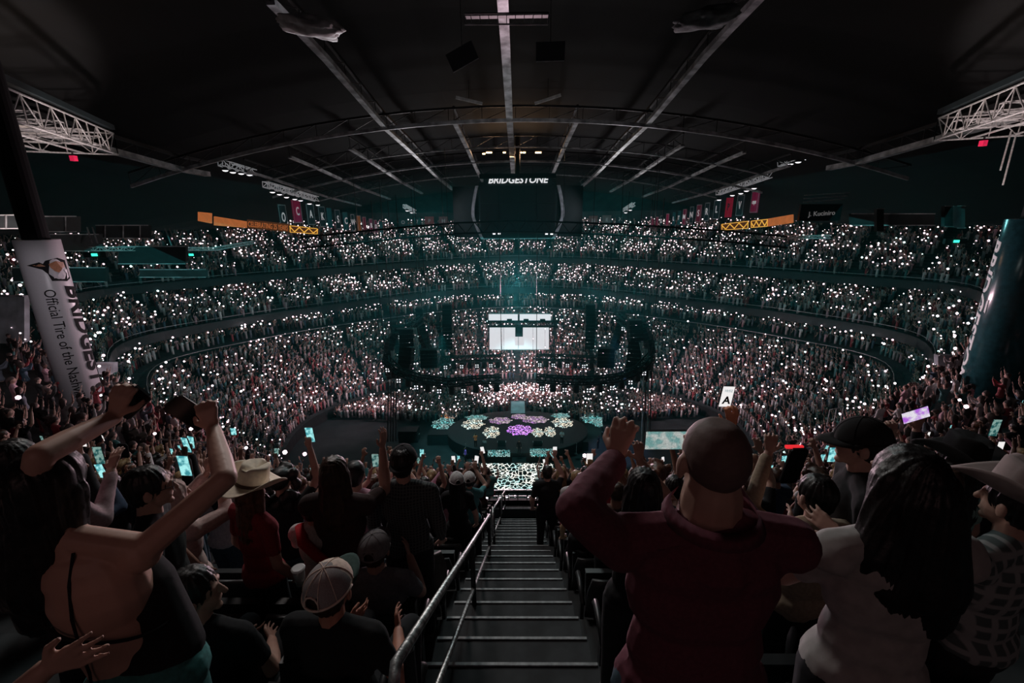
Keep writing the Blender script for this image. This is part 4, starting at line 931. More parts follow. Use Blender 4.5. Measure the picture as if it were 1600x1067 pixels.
    if hair == 'short': hr = cap + [ico_ellipsoid(H(0, -0.045, -0.02), (0.074, 0.064, 0.07), Rh, 14)]
    elif hair == 'buzz': hr = [ico_ellipsoid(hc + Rh @ Vector((0, -0.014, 0.028)), (0.0785, 0.0965, 0.0945), Rh, 18)]
    elif hair == 'long':
        hr = cap + [ico_ellipsoid(H(0, -0.05, -0.02), (0.088, 0.075, 0.10), Rh, 14), capsule(H(0, -0.06, -0.06), H(0, -0.085, -0.30), 0.088, 0.10, 14, 0.6, (1, 0, 0)), capsule(H(0, -0.085, -0.30), H(0, -0.09, -0.44), 0.10, 0.05, 14, 0.5, (1, 0, 0))]
        for s in (-1, 1): hr.append(capsule(H(s * 0.07, -0.01, 0.0), H(s * 0.085, -0.05, -0.24), 0.035, 0.04))
        if bighair:
            hr += [capsule(H(0.01, -0.07, 0.0), H(0.05, -0.11, -0.26), 0.095, 0.10, 14, 0.7, (1, 0, 0)), capsule(H(0.05, -0.11, -0.26), H(0.09, -0.11, -0.40), 0.10, 0.055, 14, 0.6, (1, 0, 0)), capsule(H(-0.06, -0.02, 0.03), H(-0.10, -0.06, -0.2), 0.05, 0.05), capsule(H(-0.1, -0.06, -0.2), H(-0.12, -0.07, -0.3), 0.045, 0.02)]
    elif hair == 'curly':
        hr = cap; r_ = random.Random(seed)
        for k in range(46):
            a = r_.uniform(0, 6.283); z = r_.uniform(-0.28, 0.1); rr = 0.085 + 0.055 * (1 - abs(z + 0.05) * 2)
            if math.sin(a) > 0.45 and z < 0.06: continue
            hr = hr + [ico_ellipsoid(H(math.cos(a) * rr, math.sin(a) * rr * 0.9 - 0.03, z), (0.042, 0.042, 0.05), None, 8)]
    elif hair == 'pony':
        hr = cap + [ico_ellipsoid(H(0, -0.12, 0.06), (0.03, 0.035, 0.03), Rh, 10), capsule(H(0, -0.14, 0.04), H(0, -0.15, -0.2), 0.034, 0.018)]
    elif hair == 'bun': hr = cap + [ico_ellipsoid(H(0, -0.07, 0.12), (0.045, 0.045, 0.04), Rh, 12)]
    info = dict(T=U, hc=hc, Rh=Rh, hands=hd, nb=nb, sh=sh)
    return dict(body=body, shirt=shirt, trousers=pants, hair=hr, shoes=shoes), info

POSES = {
 'down': dict(L=((-.25, -.03, 1.14), (-.24, .09, .92), None, (.2, 0.3, 0)), R=((.25, -.03, 1.14), (.24, .09, .92), None, (-.2, 0.3, 0))),
 'both_up': dict(L=((-.28, .12, 1.60), (-.22, .2, 1.86)), R=((.28, .12, 1.60), (.2, .2, 1.86))),
 'right_up': dict(L=((-.25, -.03, 1.14), (-.24, .09, .92), None, (.2, 0.3, 0)), R=((.26, .14, 1.58), (.19, .22, 1.84), None, (0, 1, 0), 1.1)),
 'left_up': dict(R=((.25, -.03, 1.14), (.24, .09, .92), None, (-.2, 0.3, 0)), L=((-.26, .14, 1.58), (-.19, .22, 1.84), None, (0, 1, 0), 1.1)),
 'film': dict(L=((-.24, .2, 1.42), (-.07, .33, 1.62), (.1, 0.1, 1), (0.4, 1, 0), 1.0), R=((.24, .2, 1.42), (.07, .33, 1.62), (-.1, 0.1, 1), (-0.4, 1, 0), 1.0)),
 'clap': dict(L=((-.25, .13, 1.2), (-.06, .36, 1.34), (.2, .3, 1), (1, 0, 0)), R=((.25, .13, 1.2), (.06, .36, 1.34), (-.2, .3, 1), (-1, 0, 0))),
}
VARIANTS = []   # meshes shared by the smaller people
def make_variant(pose, female, hair, arms, seed):
    pr, info = figure(POSES[pose], arms=arms, female=female, hair=hair, seed=seed, hands=True, legs=False)
    v = {k: merge(pr[k], 0.0135 if k == 'body' else 0.017, 2, k, 0.004 if k in ('shirt', 'hair') else 0, 9, k == 'hair', seed) for k in ('body', 'shirt', 'trousers', 'hair')}
    for n_ in (0, 1): v['shoe%d' % n_] = merge(pr['shoes'][n_:n_ + 1], 0.017, 2, 'shoe')
    for m_ in v.values(): m_.materials.append(M_skin)
    v['info'] = info; v['pose'] = pose; v['female'] = female; v['hairstyle'] = hair; v['arms'] = arms
    return v
VAR_SPEC = [('down', False, 'short', 'short', 1), ('both_up', True, 'long', 'short', 2), ('right_up', False, 'short', 'long', 3), ('film', True, 'long', 'long', 4), ('left_up', True, 'pony', 'short', 5),
            ('clap', False, 'short', 'short', 6), ('film', False, 'buzz', 'short', 7), ('right_up', True, 'curly', 'short', 8), ('down', True, 'bun', 'long', 9), ('both_up', False, 'short', 'short', 10)]
for sp in VAR_SPEC: VARIANTS.append(make_variant(*sp))

# ------------------------------------------------------------ far crowd, one body of people too many to count
def lowpoly_person(seed):
    r_ = random.Random(seed); b = MB(); col = []
    def part(n0, c): col.extend([c] * (b.n - n0))
    n0 = b.n; b.lathe([(0.13, 0.35), (0.16, 0.9), (0.15, 1.1), (0.19, 1.36), (0.07, 1.46)], 6); part(n0, 0)
    n0 = b.n; b.lathe([(0.05, 1.42), (0.09, 1.53), (0.10, 1.62), (0.05, 1.73)], 6); part(n0, 2 if r_.random() < 0.5 else 1)
    for s in (-1, 1):
        k = r_.random(); S = Vector((s * 0.19, 0, 1.38))
        if k < 0.55: e = Vector((s * r_.uniform(.2, .34), r_.uniform(.05, .2), r_.uniform(1.45, 1.66))); h = e + Vector((-s * r_.uniform(0, .12), .08, r_.uniform(.22, .3)))
        elif k < 0.75: e = Vector((s * .27, .15, 1.25)); h = Vector((s * .08, .36, r_.uniform(1.3, 1.55)))
        else: e = Vector((s * .26, 0, 1.12)); h = Vector((s * .24, .12, .95))
        n0 = b.n; b.tube(S, e, 0.055, 4, 0.045); part(n0, 0 if r_.random() < 0.5 else 1)
        n0 = b.n; b.tube(e, h, 0.045, 4, 0.03); b.tube(h, h + (h - e).normalized() * 0.14, 0.045, 4, 0.03); part(n0, 1)
    V = np.vstack(b.v); V[:, :2] *= np.where(V[:, 2:3] > 1.45, 1, 1)
    F3 = []
    for f in b.f: F3 += [(f[0], f[i], f[i + 1]) for i in range(1, len(f) - 1)]
    return V, np.array(F3), np.array(col)
TPL = [lowpoly_person(k) for k in range(14)]
SHIRTS = np.array([(.02, .02, .025), (.03, .03, .03), (.55, .52, .52), (.4, .36, .36), (.3, .05, .06), (.12, .13, .16), (.06, .1, .14), (.5, .3, .34), (.02, .02, .02), (.22, .2, .2), (.7, .66, .66), (.07, .2, .2)])
SKINS = np.array([(.6, .38, .32), (.5, .3, .24), (.42, .25, .2), (.14, .08, .06)])
def noise2(x, y, s): return noise.noise(Vector((x * s, y * s, 3.1)))
far = []    # (x, y, z, facing, scale)
near_cand = []
def place_rows(Cfun, nrows, zfun, section, name, keep):
    for j in range(nrows):
        Q = Cfun(j); z = zfun(j); n = len(Q); seg = np.linalg.norm(np.roll(Q, -1, 0) - Q, axis=1); s_ = np.concatenate([[0], np.cumsum(seg)]); L = s_[-1]
        cnt = int(L / 0.58)
        for i in range(cnt):
            s = (i + 0.5) * L / cnt; k = int(np.searchsorted(s_, s) - 1); u = (s - s_[k]) / seg[k]; p = Q[k] * (1 - u) + Q[(k + 1) % n] * u
            zz = z[k] * (1 - u) + z[(k + 1) % n] * u if np.ndim(z) else z
            # radial aisles
            fr = (k + u) / n * section
            if abs(fr - round(fr)) < 0.045 * section / 26: continue
            keep(name, j, p, zz)
def in_view(x, y, z, m=60):
    v = CROT.transposed() @ Vector((x, y, z - EYE)); 
    if v.z > -0.5: return None
    px = 800 + FPX * v.x / -v.z; py = 533.5 - FPX * v.y / -v.z
    return (px, py, -v.z) if -m < px < 1600 + m and -m < py < 1067 + 200 else None
def keep(name, j, p, z):
    q = in_view(p[0], p[1], z + 1.5)
    if not q: return
    if name == 'upper' and p[1] < 15 and abs(p[0]) < 16 or (name == 'upper' and q[2] < 13.5): near_cand.append((p[0], p[1], z, j, q)); return
    if name != 'upper' and p[1] < 30 and abs(p[0]) < 15: return
    dens = 0.93 if name != 'upper' else (0.8 if q[2] > 60 else 0.62)
    if rng.random() > dens: return
    far.append((p[0], p[1], z, q[2], name, j))
place_rows(lambda j: C1 + N1 * (j * UP_T + 0.4), UP_ROWS, lambda j: EYE - D1 + R1 * j, 40, 'upper', keep)
place_rows(lambda j: C2 + N2 * (j * MID_T + 0.4), 10, lambda j: EYE - DM + MID_R * j, 36, 'middle', keep)
place_rows(lambda j: C3 + N3 * (1.5 + j * 0.9), 3, lambda j: EYE - 16.2 + 0.18 * j, 30, 'club', keep)
place_rows(lambda j: CF + (C3 - CF) * (j + 0.5) / LOW_ROWS, LOW_ROWS, lambda j: EYE - DL0 + (DL0 - DL1) * j / LOW_ROWS, 30, 'lower', keep)
# people standing on the arena floor behind the stage
yy = 53.0
from mathutils.geometry import intersect_point_tri_2d
CFl = CF.tolist()
def inside(x, y, pts):
    c = False; n = len(pts); j = n - 1
    for i in range(n):
        xi, yi = pts[i]; xj, yj = pts[j]
        if (yi > y) != (yj > y) and x < (xj - xi) * (y - yi) / (yj - yi) + xi: c = not c
        j = i
    return c
while yy < 66:
    for x in np.arange(-26, 26, 0.5):
        xx = x + rng.uniform(-.12, .12); y2 = yy + rng.uniform(-.2, .2)
        if abs(xx - 0.1) < 1.5 and y2 < 59.3: continue
        if math.hypot(xx / 1.45, y2 - 50) < 7.0 or (abs(xx) < 13 and y2 < 54.6): continue
        if abs(xx) > 11 and y2 < 53.5 + 0.1 * abs(xx): continue
        if inside(xx * 1.03, y2 + 0.4, CFl): far.append((xx, y2, 0.0, 58, 'floor', 0))
    yy += 0.62

def build_crowd(sets, name, label):
    VV, FF, CC = [], [], []; off = 0
    for (x, y, z, dist, sec, j), tpls in [(i_, t_) for its, t_ in sets for i_ in its]:
        V, F, c = tpls[rng.integers(len(tpls))]; a = math.atan2(50 - y, -x) - math.pi / 2 + rng.uniform(-.3, .3); s = rng.uniform(0.92, 1.05)
        R = np.array([[math.cos(a), -math.sin(a), 0], [math.sin(a), math.cos(a), 0], [0, 0, 1]])
        VV.append((V * s) @ R.T + [x, y, z]); FF.append(F + off); off += len(V)
        sh = SHIRTS[rng.integers(len(SHIRTS))]; sk = SKINS[rng.choice(4, p=[.45, .3, .15, .1])]; hr_ = np.array([.03, .02, .018]) * rng.uniform(.5, 3)
        CC.append(np.stack([sh, sk, hr_])[c])
    V = np.vstack(VV).astype(np.float32); F = np.vstack(FF).astype(np.int32); Cc = np.vstack(CC)
    me = bpy.data.meshes.new(name); me.vertices.add(len(V)); me.vertices.foreach_set('co', V.ravel()); me.loops.add(F.size); me.loops.foreach_set('vertex_index', F.ravel())
    me.polygons.add(len(F)); me.polygons.foreach_set('loop_start', np.arange(0, F.size, 3, dtype=np.int32)); me.polygons.foreach_set('loop_total', np.full(len(F), 3, dtype=np.int32)); me.update(); me.validate()
    at = me.color_attributes.new('Col', 'FLOAT_COLOR', 'POINT'); at.data.foreach_set('color', np.hstack([Cc, np.ones((len(Cc), 1))]).astype(np.float32).ravel())
    return obj(name, me, attr_mat('crowd_clothes_and_skin'), None, kind='stuff', label=label)
# middle distance spectators get fuller shapes made from the same bodies as the nearer people
def coarse(v):
    out = []; Vs, Fs, Cs = [], [], []; off = 0
    pr, info = figure(POSES[v[0]], arms=v[3], female=v[1], hair=v[2], seed=v[4], hands=False, legs=False)
    for key, c in (('body', 1), ('shirt', 0), ('hair', 2)):
        me = merge(pr[key], 0.038 if key != 'hair' else 0.045, 1, key); n = len(me.vertices); co = np.empty(n * 3, np.float32); me.vertices.foreach_get('co', co); co = co.reshape(-1, 3)
        me.calc_loop_triangles(); t = np.empty(len(me.loop_triangles) * 3, np.int32); me.loop_triangles.foreach_get('vertices', t); t = t.reshape(-1, 3)
        keepv = co[:, 2] > 0.85; t = t[keepv[t].all(1)]; used = np.unique(t); mp = np.full(n, -1); mp[used] = np.arange(len(used)); t = mp[t]; co = co[used]
        Vs.append(co); Fs.append(t + off); Cs.append(np.full(len(co), c)); off += len(co); bpy.data.meshes.remove(me)
    return np.vstack(Vs).astype(float), np.vstack(Fs), np.concatenate(Cs)
mid_items = [f for f in far if f[3] < 27]; far_items = [f for f in far if f[3] >= 27]
# ------------------------------------------------------------ heroes and individual people
def phone(loc, R, label, lit=None, flash=False, size=(0.075, 0.155), group=None, scale=1.0):
    """Phone: local X width, Z height, screen towards -Y."""
    t = empty('phone', loc, label=label, cat='phone', group=group); t.rotation_euler = R
    w_, h_ = size[0] * scale, size[1] * scale; bm = bmesh.new(); bmesh.ops.create_cube(bm, size=1.0)
    for v in bm.verts: v.co = Vector((v.co.x * w_, v.co.y * 0.009, v.co.z * h_))
    bmesh.ops.bevel(bm, geom=[e for e in bm.edges if abs(e.verts[0].co.y - e.verts[1].co.y) > 0.004], offset=0.012 * scale, segments=3, affect='EDGES'); me = bpy.data.meshes.new('case'); bm.to_mesh(me); bm.free()
    obj('case', me, M_phone, t)
    sc = MB().box((0, -0.0052, 0), (w_ * 0.91, 0.0015, h_ * 0.95)).build('screen', lit or mat('phone_glass_off', (0.006, 0.006, 0.008), 0.15), t)
    cb = MB().box((-w_ * 0.24 , 0.0058, h_ * 0.33), (w_ * 0.4, 0.003, w_ * 0.42)).build('camera_bump', M_phone, t)
    if flash: MB().box((-w_ * 0.1, 0.008, h_ * 0.4), (0.012, 0.003, 0.012)).build('flash', M_flash, t)
    return t
M_flash = mat('phone_flash', (1, 0.93, 0.95), 0.5, emit=9.0)
def screen_mat(name, cols, scale, strength): 
    m = led_mat(name, cols, scale, strength, 0.25); return m
S_teal = screen_mat('phone_picture_teal', ((0.05, 0.3, 0.35), (0.4, 0.9, 0.9)), 60, 1.0); S_white = mat('phone_screen_white', (0.85, 0.83, 0.82), 0.4, emit=1.0)
S_stage = led_mat('phone_picture_stage', ((0.3, 0.62, 0.6), (0.85, 0.92, 0.88)), 110, 1.0, 0.07)
S_dim = screen_mat('phone_picture_dim', ((0.02, 0.12, 0.12), (0.3, 0.5, 0.45)), 90, 0.7); S_purple = screen_mat('phone_picture_purple', ((0.5, 0.15, 0.8), (0.85, 0.8, 0.9)), 45, 0.9)

CLOTH = {}
def cloth(name, c, **k): return mat('cloth_' + name, c, 0.95, ns=k.pop('ns', 60), na=k.pop('na', 0.12), **k)
def plaid_mat(name, c1, c2, sc=9):
    m = mat(name, c1, 0.95, ns=50, na=0.1); nt = m.node_tree; b = nt.nodes['Principled BSDF']; tc = nt.nodes['Texture Coordinate']
    outs = []
    for ax in ('X', 'Z'):
        wv = nt.nodes.new('ShaderNodeTexWave'); wv.bands_direction = ax; wv.inputs['Scale'].default_value = sc; nt.links.new(tc.outputs['Object'], wv.inputs['Vector']); outs.append(wv)
    mm = nt.nodes.new('ShaderNodeMath'); mm.operation = 'MAXIMUM'; nt.links.new(outs[0].outputs['Fac'], mm.inputs[0]); nt.links.new(outs[1].outputs['Fac'], mm.inputs[1])
    r = nt.nodes.new('ShaderNodeValToRGB'); r.color_ramp.elements[0].position = 0.6; r.color_ramp.elements[0].color = (*c1, 1); r.color_ramp.elements[1].position = 0.85; r.color_ramp.elements[1].color = (*c2, 1)
    nt.links.new(mm.outputs[0], r.inputs['Fac']); nt.links.new(r.outputs['Color'], b.inputs['Base Color']); return m

def cowboy_hat(parent, hc, Rh, m_, band, tilt=(0, 0), s=1.0, name='cowboy_hat'):
    b = MB(); V = []; nr, na_ = 9, 48
    for i in range(nr + 1):
        u = i / nr
        for k in range(na_):
            a = 2 * math.pi * k / na_; r = 0.088 + (0.19 - 0.088) * u; x = r * math.cos(a) * (1.0); y = r * math.sin(a) * 1.12
            z = 0.085 * u ** 1.6 * (abs(math.cos(a)) ** 2.2) - 0.022 * u * (abs(math.sin(a)) ** 3)
            V.append((x * (1 - 0.16 * u * abs(math.cos(a)) ** 3), y, z))
    F = [(i * na_ + k, i * na_ + (k + 1) % na_, (i + 1) * na_ + (k + 1) % na_, (i + 1) * na_ + k) for i in range(nr) for k in range(na_)]
    b.add(V, F); V = []; nz = 10
    for i in range(nz + 1):
        u = i / nz
        for k in range(na_):
            a = 2 * math.pi * k / na_; r = 0.090 * (1 - 0.16 * u) if u < 0.8 else 0.090 * (1 - 0.16 * u) * (1 - ((u - 0.8) / 0.2) ** 2 * 0.95)
            x, y = r * math.cos(a), r * 1.14 * math.sin(a); z = 0.125 * min(1, u / 0.8) + (0.008 if u > .8 else 0) 
            # crease along the middle, dents at the front sides
            if u > 0.75: z -= 0.035 * math.exp(-(x / 0.022) ** 2)
            if y > 0.02: x *= 1 - 0.35 * u * (y / 0.1) 
            z += 0.012 * u * (y / 0.1) * (1 if y > 0 else 0.4)
            V.append((x, y, z))
    F = [(i * na_ + k, i * na_ + (k + 1) % na_, (i + 1) * na_ + (k + 1) % na_, (i + 1) * na_ + k) for i in range(nz) for k in range(na_)] + [tuple(range(nz * na_, (nz + 1) * na_))]
    b.add(V, F); o = b.build(name, m_, parent, smooth=True); R = Rh @ Matrix.Rotation(tilt[0], 3, 'X') @ Matrix.Rotation(tilt[1], 3, 'Y')
    o.location = hc + R @ Vector((0, -0.012, 0.055)); o.rotation_euler = R.to_euler(); o.scale = (s,) * 3
    mo = o.modifiers.new('s', 'SOLIDIFY'); mo.thickness = 0.004
    bd = MB(); V = []
    for z in (0.004, 0.024):
        for k in range(na_):
            a = 2 * math.pi * k / na_; q = 0.0925 - z * 0.1; x, y = q * math.cos(a), q * 1.14 * math.sin(a); V.append((x * (1 - 0.35 * z / 0.12 * max(0, y) / 0.1 if y > .02 else 1), y, z))
    bd.add(V, [(k, (k + 1) % na_, na_ + (k + 1) % na_, na_ + k) for k in range(na_)]); h_ = bd.build('hat_band', band, o); return o
def ball_cap(parent, hc, Rh, front, back, brim_m, turn=0.0, tilt=0.0, trucker=False, name='baseball_cap'):
    """Brim points to local +Y, opening with strap at the back (-Y)."""
    R = Rh @ Matrix.Rotation(turn, 3, 'Z') @ Matrix.Rotation(tilt, 3, 'X'); na_, nz = 36, 9; b = MB(); V = []
    rx, ry, rz = 0.099, 0.119, 0.114
    for i in range(nz + 1):
        t = i / nz * math.pi / 2
        for k in range(na_):
            a = 2 * math.pi * k / na_; V.append((rx * math.cos(t) * math.cos(a), ry * math.cos(t) * math.sin(a), rz * math.sin(t)))
    F = []
    for i in range(nz):
        for k in range(na_):
            a = math.degrees(2 * math.pi * (k + .5) / na_)
            if 250 < a < 290 and i < 3: continue     # strap opening
            F.append((i * na_ + k, i * na_ + (k + 1) % na_, (i + 1) * na_ + (k + 1) % na_, (i + 1) * na_ + k))
    b.add(V, F); me = b.mesh(name, True); me.materials.append(back); me.materials.append(front)
    for p in me.polygons:
        if p.center.y > 0.03: p.material_index = 1
    o = obj(name, me, None, parent); o.location = hc + R @ Vector((0, -0.014, 0.028)); o.rotation_euler = R.to_euler()
    m_ = o.modifiers.new('s', 'SOLIDIFY'); m_.thickness = 0.003
    br = MB(); V = []; n = 14
    for i in range(5):
        u = i / 4
        for k in range(n + 1):
            a = math.radians(25 + 130 * k / n); x = math.cos(a) * (rx + 0.0 * u); y = math.sin(a) * (ry * 0.98) + u * 0.072 * math.sin(math.pi * k / n) ** 0.6
            V.append((x, y, 0.004 - 0.022 * u * 0.4 - 0.12 * x * x / 0.09 * u))
    br.add(V, [(i * (n + 1) + k, i * (n + 1) + k + 1, (i + 1) * (n + 1) + k + 1, (i + 1) * (n + 1) + k) for i in range(4) for k in range(n)])
    bo = br.build('brim', brim_m, o, smooth=True); m2 = bo.modifiers.new('s', 'SOLIDIFY'); m2.thickness = 0.003
    # seams, edge and button
    sm = MB()
    for a in (30, 90, 150, 210, 330, 250, 290):
        ar = math.radians(a); sm.path([(1.012 * rx * math.cos(t) * math.cos(ar), 1.012 * ry * math.cos(t) * math.sin(ar), 1.012 * rz * math.sin(t)) for t in np.linspace(0.05 if a not in (250, 290) else 0.02, 1.5, 8)], 0.0022 if trucker else 0.0012, 4)
    sm.build('seams', front if trucker else back, o, kind='stuff')
    ed = MB(); ed.path([(1.01 * rx * math.cos(math.radians(a)), 1.01 * ry * math.sin(math.radians(a)), 0.004) for a in range(155, 386, 11)], 0.0055, 6)
    ed.path([(1.012 * rx * math.cos(t) * math.cos(math.radians(a)), 1.012 * ry * math.cos(t) * math.sin(math.radians(a)), 1.012 * rz * math.sin(t)) for a, t in [(250, .05), (250, .3), (257, .48), (270, .54), (283, .48), (290, .3), (290, .05)]], 0.004, 6)
    ed.build('edge_strap', front, o, smooth=True); MB().lathe([(0.007, 0), (0.004, 0.005)], 10, c=(0, 0, rz)).build('button', front, o)
    return o

USED = []   # (x, y, radius) spots already taken
def floor_z(k): return EYE - 1.8 - 0.5 * k
def hero(label, px, k, hy=None, H=1.72, rz=0.0, pose='down', skin=M_skin, shirt_m=None, pants_m=M_darkpants, hair='short', hair_m=None, arms='short', vox=0.010, hvox=None, dy=0.34, X=None, group=None, sit=False, wide=1.0, folds=0.006, legs=True, extra=None, parts=True, fine=0.006, **kw):
    """Person standing in row k; px = photo column of the head (gives the place along the row)."""
    y = 0.8 * k + dy - 0.2 + 0.0; z = floor_z(k); s = H / 1.75
    hz_ = z + (1.63 if not sit else 1.2) * s; D = EYE - hz_; zc = y * math.cos(PITCH) + D * math.sin(PITCH)
    x = (px - 808) / FPX * zc if X is None else X
    t = empty('person', (x, y, z), rz, label=label, cat='person', group=group); t.scale = (s,) * 3
    Minv = (Matrix.Translation((x, y, z)) @ Matrix.Rotation(rz, 4, 'Z') @ Matrix.Scale(s, 4)).inverted()
    po = dict(POSES[pose]) if isinstance(pose, str) else {}
    if not isinstance(pose, str):
        for key, a in pose.items():
            a = list(a)
            for q in (0, 1):
                if isinstance(a[q], Vector): a[q] = Minv @ a[q]
            po[key] = tuple(a)
    pr, info = figure(po, arms=arms, hair=hair if hair else 'short', sit=sit, wide=wide, legs=legs, **kw)
    bm_ = obj('body', merge(pr['body'], fine, 4, 'body'), skin, t)
    if pr['shirt'] and shirt_m: obj('shirt', merge(pr['shirt'], vox, 4, 'shirt', folds, 7, seed=abs(int(px))), shirt_m, t)
    if parts: obj('trousers', merge(pr['trousers'], 0.016, 3, 'trousers', 0.004, 8, seed=3), pants_m, t)
    if hair and hair != 'none': obj('hair', merge(pr['hair'], hvox or 0.008, 3, 'hair', 0.0045 if hair != 'buzz' else 0, 9, True, seed=abs(int(px))), hair_m or M_hairs[0], t)
    if parts:
        for n_ in (0, 1): obj('shoe', merge(pr['shoes'][n_:n_ + 1], 0.014, 2, 'shoe'), M_shoe, t)
    USED.append((x, y, 0.42)); info['obj'] = t; info['s'] = s; info['M'] = Minv.inverted()
    if extra: extra(t, info)
    return t, info
def held(info, key, label, lit=None, tilt=0.0, turn=0.0, land=False, off=(0, 0.03, 0.11), **k):
    w_, d, n = info['hands'][key]; p = info['M'] @ (w_ + Vector(off))
    return phone(p, Euler((tilt, math.pi / 2 if land else 0, info['obj'].rotation_euler.z + turn)), label, lit, **k)

# 1. the man in the maroon shirt
def maroon_extra(t, info):
    nb = info['nb']; b = MB()
    pts = []
    for a in np.linspace(math.radians(-235), math.radians(55), 22): pts.append(nb + Vector((0.102 * math.cos(a), 0.098 * math.sin(a) - 0.0, 0.088 + 0.006 * math.sin(a))))
    V = []
    for p in pts:
        r = (p - nb); r.z = 0; r.normalize(); V += [tuple(p), tuple(p + r * 0.022 + Vector((0, 0, -0.035))), tuple(p + r * 0.014 + Vector((0, 0, -0.035)))]
    n = len(pts); b.add(V, [(3 * i + q, 3 * i + (q + 1) % 3, 3 * i + 3 + (q + 1) % 3, 3 * i + 3 + q) for i in range(n - 1) for q in range(3)])
    b.build('collar', MAROON, t, smooth=True)
MAROON = cloth('maroon', (0.15, 0.04, 0.06), ns=90)
pose = dict(L=(P(897, 800, 1.10), P(962, 718, 1.38), (0.25, .25, 1), (0.6, 0.9, -0.2), 1.3, 1), R=(P(1180, 832, 1.46), P(1125, 745, 1.58), (-0.5, .2, .6), (-.3, 1, 0), 1.2))
hero('bald man in a maroon long-sleeved shirt seen from behind, filming with both arms up', 1118, 1, H=1.80, pose=pose, skin=M_skin, shirt_m=MAROON, pants_m=M_denim, hair='buzz', hair_m=mat('cropped_grey_hair', (0.16, 0.10, 0.09), 0.7, ns=60, na=0.08, bump=0.1), arms='long', wide=1.28, folds=0.008, vox=0.007, extra=maroon_extra, dy=0.41, X=0.51, neckw=1.32)
pp = P(1041, 687, 1.50); phone(pp, Euler((0.0, math.pi / 2, 0.0)), 'phone held sideways by the maroon-shirted man, showing the teal stage', S_stage, size=(0.072, 0.15))

# 2. the woman with the bare back
W_skin = mat('warm_skin', (0.62, 0.36, 0.28), 0.5, ns=12, na=0.06)
def back_extra(t, info):
    up, nb = info['sh'], info['nb']; black = cloth('black_halter', (0.012, 0.012, 0.014))
    U = info['T']; pr = [capsule(U(0.03, 0.06, 1.22), U(0.05, 0.02, 1.0), 0.135, 0.15, 18, 0.78, (1, 0, 0))]
    obj('waistband', merge([ico_ellipsoid(U(0.025, 0.0, 0.95), (0.185, 0.14, 0.12), seg=18)], 0.012, 2, 'waistband', 0.003), mat('teal_denim', (0.05, 0.22, 0.21), 0.9), t)
    obj('halter_top', merge(pr, 0.009, 3, 'halter_top', 0.003), black, t)
    s1 = MB().path([U(0.035, -0.062, 1.46), U(0.02, -0.098, 1.38), U(0.0, -0.112, 1.28), U(-0.02, -0.108, 1.18), U(-0.035, -0.102, 1.08), U(-0.05, -0.11, 1.0)], 0.0042, 6)
    s1.build('neck_strap', black, t); 
    MB().path([U(0.156 * math.cos(a), 0.112 * math.sin(a), 1.20 - 0.045 * math.cos(a)) for a in np.linspace(math.pi * 1.0, math.pi * 2.0, 18)], 0.0055, 6).build('back_strap', black, t)
pose = dict(L=(P(62, 712, 1.22), P(178, 652, 1.45), (.4, .2, 1), (0, 1, -.2), 1.2), R=(P(352, 748, 1.38), P(334, 672, 1.58), (-.35, .35, 1), (-0.3, 1, -.1), 1.2))
hero('woman with bare back and thin black straps, both arms raised high', 150, 1, H=1.66, X=-1.20, rz=0.12, pose=pose, skin=W_skin, shirt_m=None, pants_m=mat('teal_denim', (0.05, 0.22, 0.21), 0.9, ns=60, na=0.2), hair='long', hair_m=M_hairs[0], arms='none', female=True, backless=True, lean=(-0.22, 0.10), extra=back_extra, dy=0.46, head_tilt=-0.2, wide=1.05)
phone(P(296, 645, 1.60), Euler((0.2, -0.6, 0.5)), 'dark phone tilted in the raised right hand of the bare-backed woman', None)
phone(P(205, 628, 1.50), Euler((0.3, 0.9, 0.2)), 'dark phone in the raised left hand of the bare-backed woman', None)
def fore(label, elbow, wrist, d, n, skin, curl=0.3, side=None, sleeve=None, name='person', ph=None):
    pass
# arm of a companion with the hand laid on that back
pose = dict(L=((-.25, -.03, 1.14), (-.24, .09, .92), None, (.2, 0.3, 0)), R=(P(-30, 1140, 1.0), P(70, 1046, 0.98), (1.0, 0.16, .40), (0, 1, 0.15), 0.1, 1))
hero('person at the frame edge whose hand rests on the bare-backed woman, mostly hidden', -150, 1, H=1.60, X=-1.85, rz=0, pose=pose, skin=W_skin, shirt_m=cloth('black', (0.012, 0.012, 0.014)), hair='long', arms='short', dy=0.22, female=True)

# 3. dark-haired woman in the cream top
CREAM = cloth('cream', (0.40, 0.38, 0.37), ns=20)
hero('woman with long dark wavy hair in a cream short-sleeved top, seen from behind', 1350, 1, H=1.66, X=1.11, rz=-0.05, pose=dict(L=((-.21, .16, 1.16), (-.1, .34, 1.2)), R=((.21, .16, 1.16), (.1, .34, 1.2))), skin=M_skin, shirt_m=CREAM, hair='long', hair_m=M_hairs[0], female=True, head_turn=0.0, dy=0.50, wide=1.14, hvox=0.007, folds=0.008, bighair=True)
# 4. person in the plaid shirt and felt hat at the right edge
PLAID = plaid_mat('cloth_grey_plaid', (0.10, 0.13, 0.13), (0.34, 0.36, 0.36), 5)
def hat4(t, info): cowboy_hat(t, info['hc'], info['Rh'], mat('grey_felt', (0.30, 0.24, 0.23), 0.95, ns=20, na=0.1), cloth('band_dark', (0.02, 0.02, 0.02)), (0.1, 0.12), 1.1, 'felt_hat')
pose = dict(L=(P(1475, 830, 1.65), P(1500, 905, 1.75), (0.2, .5, -.6), (.5, .4, 0)), R=((.25, -.03, 1.14), (.24, .12, 1.0)))
hero('person in a grey plaid shirt and pinkish grey felt cowboy hat', 1588, 2, H=1.74, X=2.08, rz=0.35, pose=pose, shirt_m=PLAID, hair='short', arms='long', wide=1.15, extra=hat4, dy=0.2)
